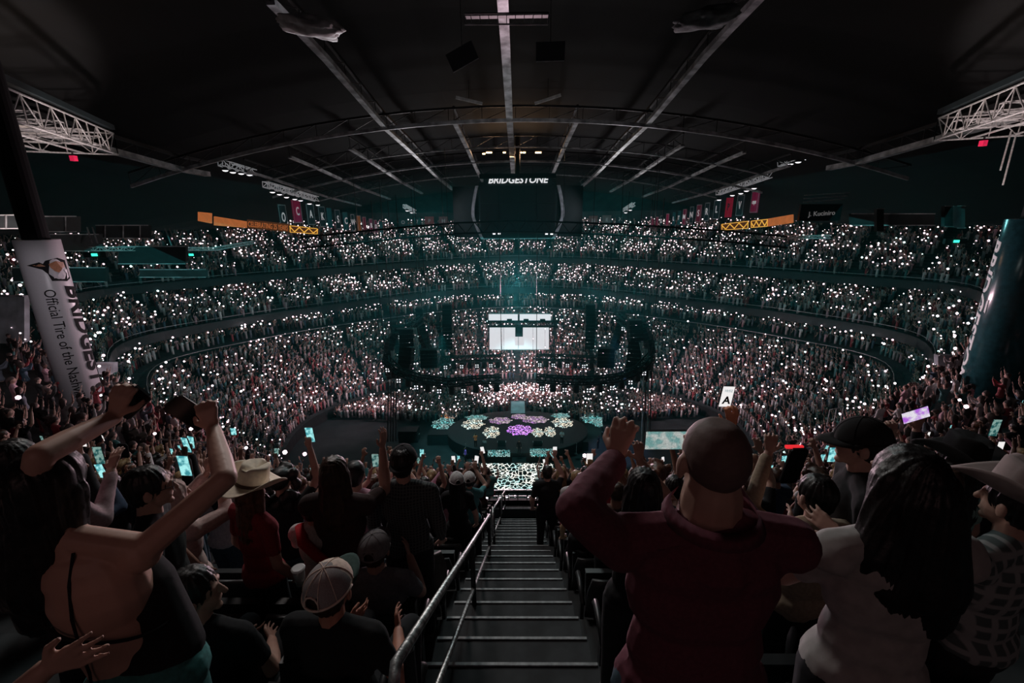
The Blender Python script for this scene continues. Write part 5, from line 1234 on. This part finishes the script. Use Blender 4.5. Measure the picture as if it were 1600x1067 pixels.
# 5. hands and phone of the person with the red topped phone
pose = dict(L=((-.24, .2, 1.42), (-.10, .33, 1.72), (.1, 0.1, 1), (0.4, 1, 0), 1.0), R=((.25, -.03, 1.14), (.24, .09, .92)))
t, inf = hero('person with dark hair in a sand coloured sweater behind the maroon shirt, phone raised', 1272, 2, H=1.56, pose=pose, shirt_m=cloth('sand', (0.42, 0.33, 0.24)), hair='short', female=True, arms='long', dy=0.5, wide=1.15, head_turn=0.2)
phone(P(1240, 728, 1.95), Euler((0.15, 0.04, 0.1)), 'tall dark phone with a glowing red top edge', None, size=(0.085, 0.19)); 
tt = empty('phone_case_glow', P(1241, 698, 1.94), label='red glowing strip on top of the tall dark phone', cat='light strip'); MB().box((0, 0, 0), (0.075, 0.014, 0.012)).build('strip', mat('red_glow', (0.9, 0.03, 0.04), 0.5, emit=0.8), tt)
# 6. black cap, brim to the left
def cap6(t, info): ball_cap(t, info['hc'], info['Rh'], cloth('black_cap', (0.012, 0.012, 0.013)), cloth('black_cap', (0, 0, 0)), cloth('black_cap', (0, 0, 0)), turn=0, tilt=-0.15)
hero('person in a black baseball cap turned in profile, brim pointing towards the stage rail', 1362, 2, H=1.80, rz=1.15, pose='down', shirt_m=cloth('black', (0, 0, 0)), hair='short', extra=cap6, dy=0.62, X=1.75)
# 7. black cowboy hat
BH = mat('black_felt', (0.012, 0.012, 0.013), 0.9, ns=20, na=0.1)
def hat7(t, info): cowboy_hat(t, info['hc'], info['Rh'], BH, mat('silver_braid', (0.6, 0.6, 0.6), 0.4, 0.5), (0.05, 0.1), 1.15)
pose7 = dict(L=((-.24, .2, 1.42), (-.16, .3, 1.68), (.1, 0.1, 1), (0.4, 1, 0), 1.0), R=((.25, -.03, 1.14), (.24, .09, .92)))
hero('person in a black cowboy hat with a thin silver braid, hand raised', 1492, 3, H=1.86, rz=0.3, pose=pose7, shirt_m=cloth('pale_green', (0.3, 0.5, 0.45)), hair='long', hair_m=M_hairs[0], extra=hat7, female=True)
# 8. curly haired woman
hero('woman with a cloud of curly dark brown hair in a brown jacket, between two hats', 1447, 2, H=1.60, X=1.98, dy=0.52, rz=0.2, pose='clap', shirt_m=cloth('brown_jacket', (0.12, 0.08, 0.07)), hair='curly', hair_m=M_hairs[1], female=True, arms='long')
# 9. hand with the white phone
pose = dict(L=((-.25, -.03, 1.14), (-.24, .09, .92)), R=(P(1152, 712, 2.3), P(1145, 668, 2.35), (-.15, .05, 1), (0, 1, 0), 1.1))
hero('person hidden behind the bald man whose orange-lit hand holds up a white phone', 1195, 3, H=1.68, X=1.22, pose=pose, skin=mat('orange_lit_skin', (0.75, 0.30, 0.16), 0.5, ns=12, na=0.05), shirt_m=cloth('black', (0, 0, 0)), hair='long', hair_m=M_hairs[2], female=True, arms='long')  # orange light on the hand is put into the skin colour
tp = phone(P(1135, 619, 2.33), Euler((0.1, 0.05, 0.05)), 'white lit phone with a black letter, held above the bald head', S_white, size=(0.068, 0.125))
o = obj('screen_letter', text_mesh('A', 0.06, 0.002, 0.0005), M_ink, tp, label='black slanted letter'); o.rotation_euler = (math.pi / 2, 0, 0); o.location = (0.002, -0.0072, -0.022)
o = obj('screen_caption', text_mesh('10:52', 0.02, 0.0003, 0.0003), mat('phone_caption', (0.35, 0.5, 0.55), 0.5, emit=0.3), tp); o.rotation_euler = (math.pi / 2, 0, 0); o.location = (0.0, -0.0072, 0.035)
# 10. purple phone
pose = dict(L=((-.25, -.03, 1.14), (-.24, .09, .92)), R=(P(1432, 722, 3.1), P(1432, 672, 3.05), (.1, .1, 1), (0, 1, 0), 1.2))
hero('person in a black sleeve holding a purple lit phone straight up', 1440, 4, H=1.62, pose=pose, shirt_m=cloth('black', (0, 0, 0)), arms='long', X=3.0)
phone(P(1430, 648, 3.0), Euler((0.1, 1.15, 0)), 'phone with a purple and white picture, held up in a black sleeve', S_purple, size=(0.09, 0.17))
# 11. woman left of the bald man
hero('woman with long dark hair directly beside the raised elbow of the maroon shirt', 1000, 2, H=1.60, pose='film', shirt_m=cloth('black', (0, 0, 0)), hair='long', hair_m=M_hairs[0], female=True, X=0.62, dy=0.5)
hero('person with dark hair and grey collar peeking between the dark-haired woman and the bald head', 1052, 4, H=1.60, pose='down', shirt_m=cloth('slate', (0.1, 0.13, 0.15)), hair='short', dy=0.4)
# 12. tan shoulder woman and her phone
pose = dict(L=((-.25, -.03, 1.14), (-.24, .09, .92)), R=((.2, .2, 1.45), (.1, .3, 1.74), (.1, .1, 1), (0, 1, 0), 1.1))
t, inf = hero('woman with a black bob and bare tan shoulder, phone up, beside the steps', 884, 5, H=1.58, pose=pose, skin=mat('golden_skin', (0.62, 0.42, 0.24), 0.5), shirt_m=cloth('black', (0, 0, 0)), hair='short', arms='none', female=True, head_turn=-0.3, X=0.72)
held(inf, 'R', 'small white lit phone raised by the woman with the bare tan shoulder', S_white)
# 13. man in black at the end of the row
pose = dict(L=((-.25, -.03, 1.14), (-.24, .09, .92)), R=((.26, .12, 1.52), (.14, .22, 1.8), (0, .1, 1), (0, 1, 0), 1.1))
t, inf = hero('man in a black T-shirt beside the steps, phone up, at the row end', 848, 8, H=1.78, pose=pose, shirt_m=cloth('black', (0, 0, 0)), hair='short', X=0.50)
held(inf, 'R', 'tiny lit phone held by the man in the black T-shirt', S_white)
# 14-18: the group left of the handrail
def wcap(c, turn=0.0): 
    def f(t, info): 
        m_ = cloth('cap_%d' % int(c[0] * 100), c); ball_cap(t, info['hc'], info['Rh'], m_, m_, m_, turn=turn)
    return f
hero('person in a white baseball cap and teal shirt at the aisle end beside the handrail', 748, 7, H=1.66, pose='film', shirt_m=cloth('teal_shirt', (0.08, 0.28, 0.3)), hair='short', extra=wcap((.7, .7, .7)), female=True, X=-0.72)
hero('person with very long black hair and a white cap, second from the handrail', 722, 6, H=1.66, pose='down', shirt_m=cloth('black', (0, 0, 0)), hair='long', extra=wcap((.62, .6, .6)), female=True, head_turn=0.3, X=-0.78)
pose = dict(L=(P(706, 738, 4.4), P(701, 720, 4.3), (-.05, .1, 1), (0, 1, 0), 1.0), R=((.2, .2, 1.42), (.1, .3, 1.7), (0, .1, 1), (0, 1, 0), 1.0))
hero('woman in a pink top with arms up, filming over the long black hair', 690, 7, H=1.62, pose='film', shirt_m=cloth('pink', (0.6, 0.32, 0.42)), hair='long', hair_m=M_hairs[1], female=True, arms='long')
PL2 = plaid_mat('cloth_dark_plaid', (0.03, 0.035, 0.04), (0.10, 0.11, 0.11), 14)
def cap16(t, info): 
    m_ = cloth('dark_cap', (0.03, 0.03, 0.034)); ball_cap(t, info['hc'], info['Rh'], m_, m_, m_, turn=math.pi)
hero('broad man in a dark plaid flannel shirt and backwards dark cap', 628, 3, H=1.70, pose='down', shirt_m=PL2, hair='short', arms='long', wide=1.12, extra=cap16, dy=0.62)
pose = dict(L=((-.25, -.03, 1.14), (-.24, .09, .92)), R=((.24, .2, 1.42), (.2, .3, 1.62), (.1, .2, 1), (-1, 0.3, 0), 0.3))
hero('person with long brown hair in a dark brown top, hands raised to clap', 520, 3, H=1.76, pose=dict(L=((-.26, .1, 1.25), (-.2, .3, 1.4)), R=((.28, .16, 1.42), (.24, .3, 1.66), (.1, .2, 1), (-1, 0.3, 0), 0.3)), shirt_m=cloth('dark_brown', (0.05, 0.03, 0.03)), hair='long', hair_m=M_hairs[1], wide=1.1, dy=0.4)
hero('woman with wavy brown hair between the long-haired person and the plaid man', 583, 5, H=1.64, pose='right_up', shirt_m=cloth('black', (0, 0, 0)), hair='long', hair_m=M_hairs[2], female=True)
hero('woman with long black hair and an arm up, between plaid man and pink top', 662, 6, H=1.60, pose='right_up', shirt_m=cloth('black', (0, 0, 0)), hair='long', female=True, skin=W_skin)
# cream cowboy hat and red top
def hat18(t, info): cowboy_hat(t, info['hc'], info['Rh'], mat('cream_straw', (0.92, 0.80, 0.64), 0.85, ns=40, na=0.08), cloth('band_brown', (0.10, 0.06, 0.04)), (-0.28, 0.22), 1.12)
hero('woman in a cream straw cowboy hat with brown hair and a dark red top', 408, 3, H=1.66, pose='down', shirt_m=cloth('red_top', (0.30, 0.03, 0.04)), hair='long', hair_m=M_hairs[2], female=True, rz=-0.5, extra=hat18, dy=0.36, X=-1.80, head_turn=0.2, wide=1.1)
hero('person in a white shirt with a red sling across the shoulder, behind the cream hat', 462, 3, H=1.46, pose='clap', shirt_m=cloth('white_shirt', (0.6, 0.56, 0.56)), hair='short', hair_m=M_hairs[1], female=True, dy=0.42, arms='long', X=-1.42,
     extra=lambda t, info: MB().path([info['nb'] + Vector(p) for p in ((-.12, .0, .04), (-.05, -.12, -.02), (.06, -.15, -.12), (.15, -.12, -.26), (.19, 0, -.3))], 0.045, 8).build('red_sling', cloth('bright_red', (0.5, 0.02, 0.03)), t, smooth=True))
# seated people
def cap19(t, info): ball_cap(t, info['hc'], info['Rh'], cloth('cap_cream', (0.88, 0.68, 0.58)), mat('cap_mesh_grey', (0.36, 0.31, 0.31), 0.8, ns=260, na=0.15), cloth('cap_green', (0.05, 0.09, 0.08)), turn=-0.1, tilt=0.12, trucker=True)
hero('seated man in a grey mesh trucker cap with cream seams, seen from behind', 512, 2, H=1.75, sit=True, rz=-0.15, pose=dict(L=((-.27, .05, 1.12), (-.15, .3, 1.1)), R=((.27, .05, 1.12), (.15, .3, 1.1))), shirt_m=cloth('black', (0, 0, 0)), skin=mat('flushed_skin', (0.60, 0.26, 0.18), 0.55), hair='short', hair_m=M_hairs[1], dy=0.18, wide=1.1, extra=cap19)
def cap20(t, info): 
    m_ = cloth('cap_grey', (0.26, 0.25, 0.26)); ball_cap(t, info['hc'], info['Rh'], m_, m_, m_, turn=0.0, tilt=0.1)
hero('seated man in a grey cap and grey shirt next to the empty aisle seat', 583, 3, H=1.75, sit=True, pose=dict(L=((-.27, .05, 1.12), (-.15, .3, 1.1)), R=((.24, .16, 1.15), (.14, .3, 1.34), (-.2, .2, 1), (-1, 0, 0))), shirt_m=cloth('grey_shirt', (0.2, 0.2, 0.22)), hair='short', hair_m=M_hairs[1], dy=0.2, extra=cap20, wide=1.1)
hero('seated person with dark hair, head turned so that the pinkish cheek shows', 368, 2, H=1.72, sit=True, pose=dict(L=((-.25, .05, 1.14), (-.1, .3, 1.02)), R=((.25, .05, 1.14), (.1, .3, 1.02))), shirt_m=cloth('black', (0, 0, 0)), hair='short', hair_m=M_hairs[0], head_turn=-1.2, dy=0.18, X=-1.45)
# 22-25 left block
def glasses(t, info):
    b = MB(); hc, Rh = info['hc'], info['Rh']
    for s in (-1, 1):
        c = Vector((s * 0.034, 0.102, 0.004)); b.path([hc + Rh @ (c + Vector((0.025 * math.cos(a), 0, 0.02 * math.sin(a)))) for a in np.linspace(0, 6.283, 14)], 0.002, 4)
        b.path([hc + Rh @ Vector((s * 0.06, 0.1, 0.006)), hc + Rh @ Vector((s * 0.084, 0.0, 0.006))], 0.002, 4)
    b.build('glasses', M_black, t)
hero('person with dark hair and glasses looking across towards the stage', 222, 2, H=1.62, rz=-1.0, pose='down', shirt_m=cloth('black', (0, 0, 0)), hair='short', extra=glasses, dy=0.5)
hero('person in a pale pinkish hooded top by the phone with the pink rim', 262, 3, H=1.62, pose='film', shirt_m=cloth('pale_pink', (0.62, 0.45, 0.42)), hair='long', hair_m=cloth('pale_pink', (0, 0, 0)), arms='long', rz=-0.3)
hero('person in a pale mauve shirt at the frame edge with a lit hand beside them', 12, 2, H=1.70, pose=dict(R=((.26, .1, 1.2), (.2, .3, 1.4)), L=((-.25, -.03, 1.14), (-.24, .09, .92))), shirt_m=cloth('mauve_shirt', (0.40, 0.28, 0.30)), hair='short', wide=1.15, dy=0.62, arms='long')
for px, py, z, R, lit, lab, sz in ((289, 727, 2.6, (0.1, 0.06, 0), S_teal, 'phone with a pink rim filming the teal stage, above the pale hood', (0.07, 0.145)), (155, 711, 3.6, (0, 0, 0), S_dim, 'phone with a dim greenish picture above the dark heads near the bare-backed woman', (0.08, 0.16)), (193, 704, 3.4, (0, 0.1, 0), None, 'dark phone with a pale rim beside the dim greenish one', (0.08, 0.12)),
   (365, 674, 7.5, (0, 0, 0), S_teal, 'small square of teal light, phone held at arm length beside the raised elbow', (0.1, 0.13)), (587, 719, 4.2, (0, 0, 0), S_dim, 'phone with a warm pale picture over the wavy brown hair', (0.07, 0.14)), (640, 716, 6.0, (0, 0, 0), S_white, 'narrow white phone above the dark backwards cap', (0.07, 0.14)),
   (1300, 710, 4.0, (0, 0, 0), S_teal, 'small phone with a teal picture in front of the black cap', (0.075, 0.15)), (1562, 698, 3.6, (0, 0, 0), S_white, 'small white lit phone above the plaid shirt', (0.055, 0.1)), (1554, 668, 3.8, (0, 0.05, 0), S_dim, 'upright reddish phone above the felt hat', (0.08, 0.16)), (30, 648, 4.2, (0.1, 0.5, 0), None, 'white rimmed phone in the orange lit hand at the frame edge', (0.07, 0.14))):
    phone(P(px, py, z), Euler(R), lab, lit, size=sz)
# drink
t = empty('plastic_cup', P(466, 889, 1.95), label='clear plastic cup with a pale lid beside the trucker cap', cat='cup'); MB().lathe([(0.02, -0.08), (0.026, 0.0)], 20).build('cup', mat('clear_cup', (0.15, 0.15, 0.15), 0.2), t, smooth=True); MB().lathe([(0.029, 0), (0.029, 0.005), (0.024, 0.008)], 20).build('lid', mat('pale_lid', (0.5, 0.5, 0.5), 0.4), t)
# band on the stage
def stage_person(label, px, py, zz, pose, sh, sk, rz, yoff=0):
    D = EYE - zz - 1.0; a0 = PITCH + math.atan((py - 533.5) / FPX); Y = D / math.tan(a0); zc = Y * math.cos(PITCH) + D * math.sin(PITCH); p = P(px, py, zc); v = VARIANTS[pose]
    t = empty('person', (p.x, p.y, zz), rz, label=label, cat='person', group='performers on the stage')
    for key, m_ in (('body', sk), ('shirt', sh), ('trousers', M_darkpants), ('hair', M_hairs[1]), ('shoe0', M_shoe), ('shoe1', M_shoe)):
        o = obj(key.rstrip('01'), v[key], None, t); o.material_slots[0].link = 'OBJECT'; o.material_slots[0].material = m_
O_sk = mat('orange_lit_shirt', (0.7, 0.22, 0.08), 0.8)  # orange light on the performer is put into the shirt colour
stage_person('performer in an orange lit shirt at the west side of the stage', 743, 686, ST, 5, O_sk, M_skin, 0.3); stage_person('performer in pale clothes beside the orange lit one', 757, 694, 0.3, 0, cloth('pale_stage', (0.5, 0.55, 0.55)), M_skin, 2.8)
stage_person('singer at the middle front of the stage behind the microphone', 811, 697, ST, 8, cloth('black', (0, 0, 0)), M_skin, math.pi); stage_person('guitar player east on the stage in pale clothes', 878, 682, ST, 5, cloth('pale_stage', (0, 0, 0)), M_skin, 2.9)
stage_person('dark clad crew member on the floor east of the stage', 935, 690, 0, 0, cloth('black', (0, 0, 0)), M_skin2, 1.0); stage_person('crew member with purple light on the shirt, west on the floor', 727, 708, 0, 8, cloth('purple_lit_shirt', (0.4, 0.15, 0.7)), M_skin, 2.0)  # purple light on the crew shirt is put into the cloth colour

# ------------------------------------------------------------ seats beside the aisle
def seat_meshes():
    bm = bmesh.new(); V = []
    b = MB(); n = 8
    for i in range(n + 1):
        u = i / n; z = 0.42 + 0.46 * u; wd = 0.22 * (1 - 0.18 * max(0, u - 0.7) / 0.3) ; cv = 0.03 * math.sin(math.pi * u)
        for (x, y) in ((-wd, -0.02), (-wd * .5, -0.035), (wd * .5, -0.035), (wd, -0.02), (wd, 0.01), (wd * .5, 0.0), (-wd * .5, 0.0), (-wd, 0.01)): V.append((x, y - cv - 0.08 * u, z))
    b.add(V, [(8 * i + k, 8 * i + (k + 1) % 8, 8 * i + 8 + (k + 1) % 8, 8 * i + 8 + k) for i in range(n) for k in range(8)] + [tuple(range(8))[::-1], tuple(range(8 * n, 8 * n + 8))]); back = b.mesh('backrest', True)
    b = MB(); b.box((0, 0.06, 0.62), (0.42, 0.06, 0.40), Matrix.Rotation(-0.12, 3, 'X')); pan = b.mesh('seat')
    b = MB(); b.path([(0, -0.08, 0.62), (0, 0.1, 0.66), (0, 0.24, 0.655), (0, 0.26, 0.62)], 0.022, 8); arm = b.mesh('armrest', True)
    b = MB(); b.box((0, -0.02, 0.3), (0.03, 0.07, 0.62)).box((0, 0.0, 0.01), (0.05, 0.22, 0.02)); leg = b.mesh('leg')
    for m_ in (back, pan, arm, leg): m_.materials.append(M_seat)
    return back, pan, arm, leg
SB = seat_meshes(); SEATS = 0
ordn = ['zeroth', 'first', 'second', 'third', 'fourth', 'fifth', 'sixth', 'seventh', 'eighth', 'ninth', 'tenth', 'eleventh', 'twelfth', 'thirteenth', 'fourteenth', 'fifteenth', 'sixteenth']
for k in range(1, 14):
    for side, x0 in ((-1, AX0 - 0.28), (1, AX1 + 0.28)):
        for q in range(4 if k < 9 else 2):
            x = x0 + side * 0.52 * q; y = 0.8 * k - 0.10; z = floor_z(k)
            if not in_view(x, y, z + 0.7, 20): continue
            t = empty('stadium_seat', (x, y, z), label=f"dark folding seat, {['at the aisle', 'one in from the aisle', 'two in from the aisle', 'three in from the aisle'][q]}, {ordn[k]} row down, {'handrail' if side < 0 else 'far'} side", cat='seat', group='dark folding stadium seats')
            obj('backrest', SB[0], None, t); obj('seat', SB[1], None, t)
            for sx in (-0.25, 0.25):
                a = obj('armrest', SB[2], None, t); a.location.x = sx; l_ = obj('leg', SB[3], None, t); l_.location.x = sx
# the pale upright seat back at the aisle end
tt = empty('stadium_seat', (-0.84, 3.05, floor_z(4) + 0.25), label='lone lighter grey seat back standing tall at the aisle end beside the grey cap', cat='seat', group=None); bb = obj('backrest', SB[0].copy(), None, tt); bb.data.materials.clear(); bb.data.materials.append(mat('seat_grey', (0.09, 0.085, 0.08), 0.6, ns=40)); bb.rotation_euler = (0, 0, 0.5)

# ------------------------------------------------------------ spectators of our own block, one by one
SH = [('black', (0.012, 0.012, 0.014), 5), ('white', (0.6, 0.56, 0.57), 1.2), ('dark grey', (0.06, 0.06, 0.065), 2), ('red', (0.35, 0.03, 0.05), .8), ('navy', (0.03, 0.05, 0.09), 1.5), ('pink', (0.55, 0.3, 0.38), .8), ('teal', (0.06, 0.22, 0.23), .6), ('tan', (0.4, 0.28, 0.2), .7), ('brown', (0.09, 0.05, 0.04), 1)]
SHM = [cloth('crowd_' + n.replace(' ', '_'), c) for n, c, _ in SH]; SHW = np.array([w_ for *_, w_ in SH]); SHW = SHW / SHW.sum()
HRN = ['black', 'dark brown', 'auburn', 'blond']; HW = [.35, .35, .15, .15]
PH = {'down': 'arms down', 'both_up': 'both hands raised', 'right_up': 'right hand raised', 'left_up': 'left hand raised', 'film': 'filming two-handed', 'clap': 'clapping'}
NW = 'one two three four five six seven eight nine ten eleven twelve thirteen fourteen fifteen sixteen seventeen eighteen nineteen twenty'.split() + ['over twenty'] * 60
cands = []
for (x, y, z, j, q) in near_cand:
    k = 16 - j
    if k < 2: continue
    if AX0 - 0.25 < x < AX1 + 0.25: continue
    if any(abs(x - a) < 0.5 and abs(y + 0.1 - b_) < 0.42 for a, b_, r in USED): continue
    if k <= 4 and -1.2 < x < 0: continue          # the shaded seats beside the handrail stay empty
    if k <= 3 and abs(x) < 2.6: continue
    cands.append((q[2], x, y, z, k, q))
cands.sort(key=lambda c: c[0])
pick = [c for c in cands if -30 < c[5][0] < 1630]; rest = pick[255:]; pick = pick[:255]
far_extra = [(x, y, z, d, 'upper', 0) for d, x, y, z, k, q in rest]
mid_items += far_extra
seen_labels = {}
for i, (d, x, y, z, k, q) in enumerate(pick):
    if rng.random() < 0.12: continue
    v = VARIANTS[rng.integers(len(VARIANTS))]; si = rng.choice(len(SH), p=SHW); hi = rng.choice(4, p=HW); sk = (M_skin, M_skin2, M_skin3)[rng.choice(3, p=[.62, .26, .12])]
    where = f"{NW[int((abs(x) - 0.5) / 0.58)]} seats {'beyond' if x > 0 else 'before'} steps"
    lab = f"{HRN[hi]}-haired spectator in {SH[si][0]}, {PH[v['pose']]}, {ordn[k]} row, {where}"
    for alt in range(len(SH)):
        if lab not in seen_labels: break
        si = (si + 1) % len(SH); lab = f"{HRN[hi]}-haired spectator in {SH[si][0]}, {PH[v['pose']]}, {ordn[k]} row, {where}"
    seen_labels[lab] = 1
    s = rng.uniform(0.9, 1.03); t = empty('person', (x + rng.uniform(-.05, .05), y + rng.uniform(-.04, .04), z), math.atan2(50 - y, -x) - math.pi / 2 + rng.uniform(-.25, .25), label=lab, cat='person', group='standing spectators of the near block'); t.scale = (s,) * 3
    for key, m_ in (('body', sk), ('shirt', SHM[si]), ('trousers', M_denim if i % 3 else M_darkpants), ('hair', M_hairs[hi]), ('shoe0', M_shoe), ('shoe1', M_shoe)):
        o = obj(key.rstrip('01'), v[key], None, t); o.material_slots[0].link = 'OBJECT'; o.material_slots[0].material = m_
    if v['pose'] in ('right_up', 'left_up', 'film') and rng.random() < 0.5:
        key = 'L' if v['pose'] == 'left_up' else 'R'; w_, dd, n_ = v['info']['hands'][key]; 
        Mw = Matrix.Translation(t.location) @ Matrix.Rotation(t.rotation_euler.z, 4, 'Z') @ Matrix.Scale(s, 4)
        p = Mw @ (w_ + Vector((0 if v['pose'] != 'film' else -.07, 0.035, 0.12)))
        lit = [S_white, S_teal, S_dim, S_teal][rng.integers(4)]
        plab = f"lit phone of the {HRN[hi]}-haired spectator in {SH[si][0]}, {ordn[k]} row, {where}"
        if plab not in seen_labels: seen_labels[plab] = 1; phone(p, Euler((0.1, rng.uniform(-.2, .2), t.rotation_euler.z)), plab, lit, flash=False, group='phones held up in the near block')

COARSE = [coarse(v) for v in VAR_SPEC]
crowd_root = build_crowd([(far_items, TPL), (mid_items, COARSE)], 'crowd', 'mass of thousands of spectators filling the stands and the floor behind the stage')
# phone lights held up in the dark
def star_mesh(items, name):
    base = np.array([(0, 0, 1), (0, 0, -1), (1, 0, 0), (-1, 0, 0), (0, 1, 0), (0, -1, 0)], float) ; F0 = np.array([(0, 2, 4), (0, 4, 3), (0, 3, 5), (0, 5, 2), (1, 4, 2), (1, 3, 4), (1, 5, 3), (1, 2, 5)])
    bmi = bmesh.new(); bmesh.ops.create_icosphere(bmi, subdivisions=1, radius=1); base = np.array([v.co[:] for v in bmi.verts]); F0 = np.array([[v.index for v in f.verts] for f in bmi.faces]); bmi.free()
    VV, FF, CC = [], [], []; off = 0
    for (x, y, z, r, c) in items: VV.append(base * r + [x, y, z]); FF.append(F0 + off); off += len(base); CC.append(np.tile(c, (len(base), 1)))
    V = np.vstack(VV).astype(np.float32); F = np.vstack(FF); me = bpy.data.meshes.new(name); me.from_pydata(V.tolist(), [], F.tolist()); at = me.color_attributes.new('Col', 'FLOAT_COLOR', 'POINT')
    Cc = np.vstack(CC); at.data.foreach_set('color', np.hstack([Cc, np.ones((len(Cc), 1))]).astype(np.float32).ravel()); return obj(name, me, attr_mat('phone_light', 0.5, 1.0), crowd_root, kind='stuff')
stars = []
prob = {'upper': 0.6, 'middle': 0.55, 'club': 0.6, 'lower': 0.42, 'floor': 0.42}
for (x, y, z, d, sec, j) in far_items + mid_items:
    side = min(1, max(0, (y - 40) / 35)); n_ = 0.5 + 0.9 * noise2(x + j * 1.7, y, 0.16) + 0.5 * noise2(x, y + j * 2.1, 0.5)
    p = prob.get(sec, .2) * (0.42 + 0.85 * side) * max(0.05, min(1.9, 2.0 * n_))
    if sec == 'floor': p *= 1.8 if abs(x) < 6 else 0.8
    if sec == 'lower' and abs(x) < 8: p *= 1.9
    if d < 27: p = 0.11
    if rng.random() > p: continue
    a = math.atan2(50 - y, -x); g = rng.lognormal(0, 0.5)
    r = 0.080 * min(1.7, g) * (0.8 + 0.2 * min(1, 60 / d)); r = max(r, 0.0)
    if d < 30: r *= 0.55
    b_ = rng.uniform(1.3, 5.0); tint = np.array([(1, .78, .86), (1, .92, .96), (1, .70, .80), (.7, 1, .98)])[rng.choice(4, p=[.45, .3, .2, .05])]
    stars.append((x + math.cos(a) * .3 + rng.uniform(-.2, .2), y + math.sin(a) * .3, z + rng.uniform(1.75, 2.15), r, tint * b_))
star_mesh(stars, 'phone_torches')
print('CROWD', len(far_items), len(mid_items), len(stars), 'near', len(pick))
# rails seen in the near side blocks
for q0, q1, zc, lab in (((1300, 682), (1418, 684), 15, 'short pale guard rail low in the east near block'), ((1297, 640), (1318, 636), 22, 'short slanting rail beside the lit vomitory'), ((250, 686), (330, 692), 13, 'short pale guard rail among the west crowd')):
    a, b_ = P(*q0, zc), P(*q1, zc); t = empty('guard_rail', a, label=lab, cat='guard rail'); MB().tube((0, 0, 0), tuple(b_ - a), 0.03, 6).build('bar', M_rail, t); 
    for u in (0, 0.5, 1): MB().tube((b_ - a) * u, (b_ - a) * u - Vector((0, 0, 0.9)), 0.025, 5).build('post', M_rail, t)
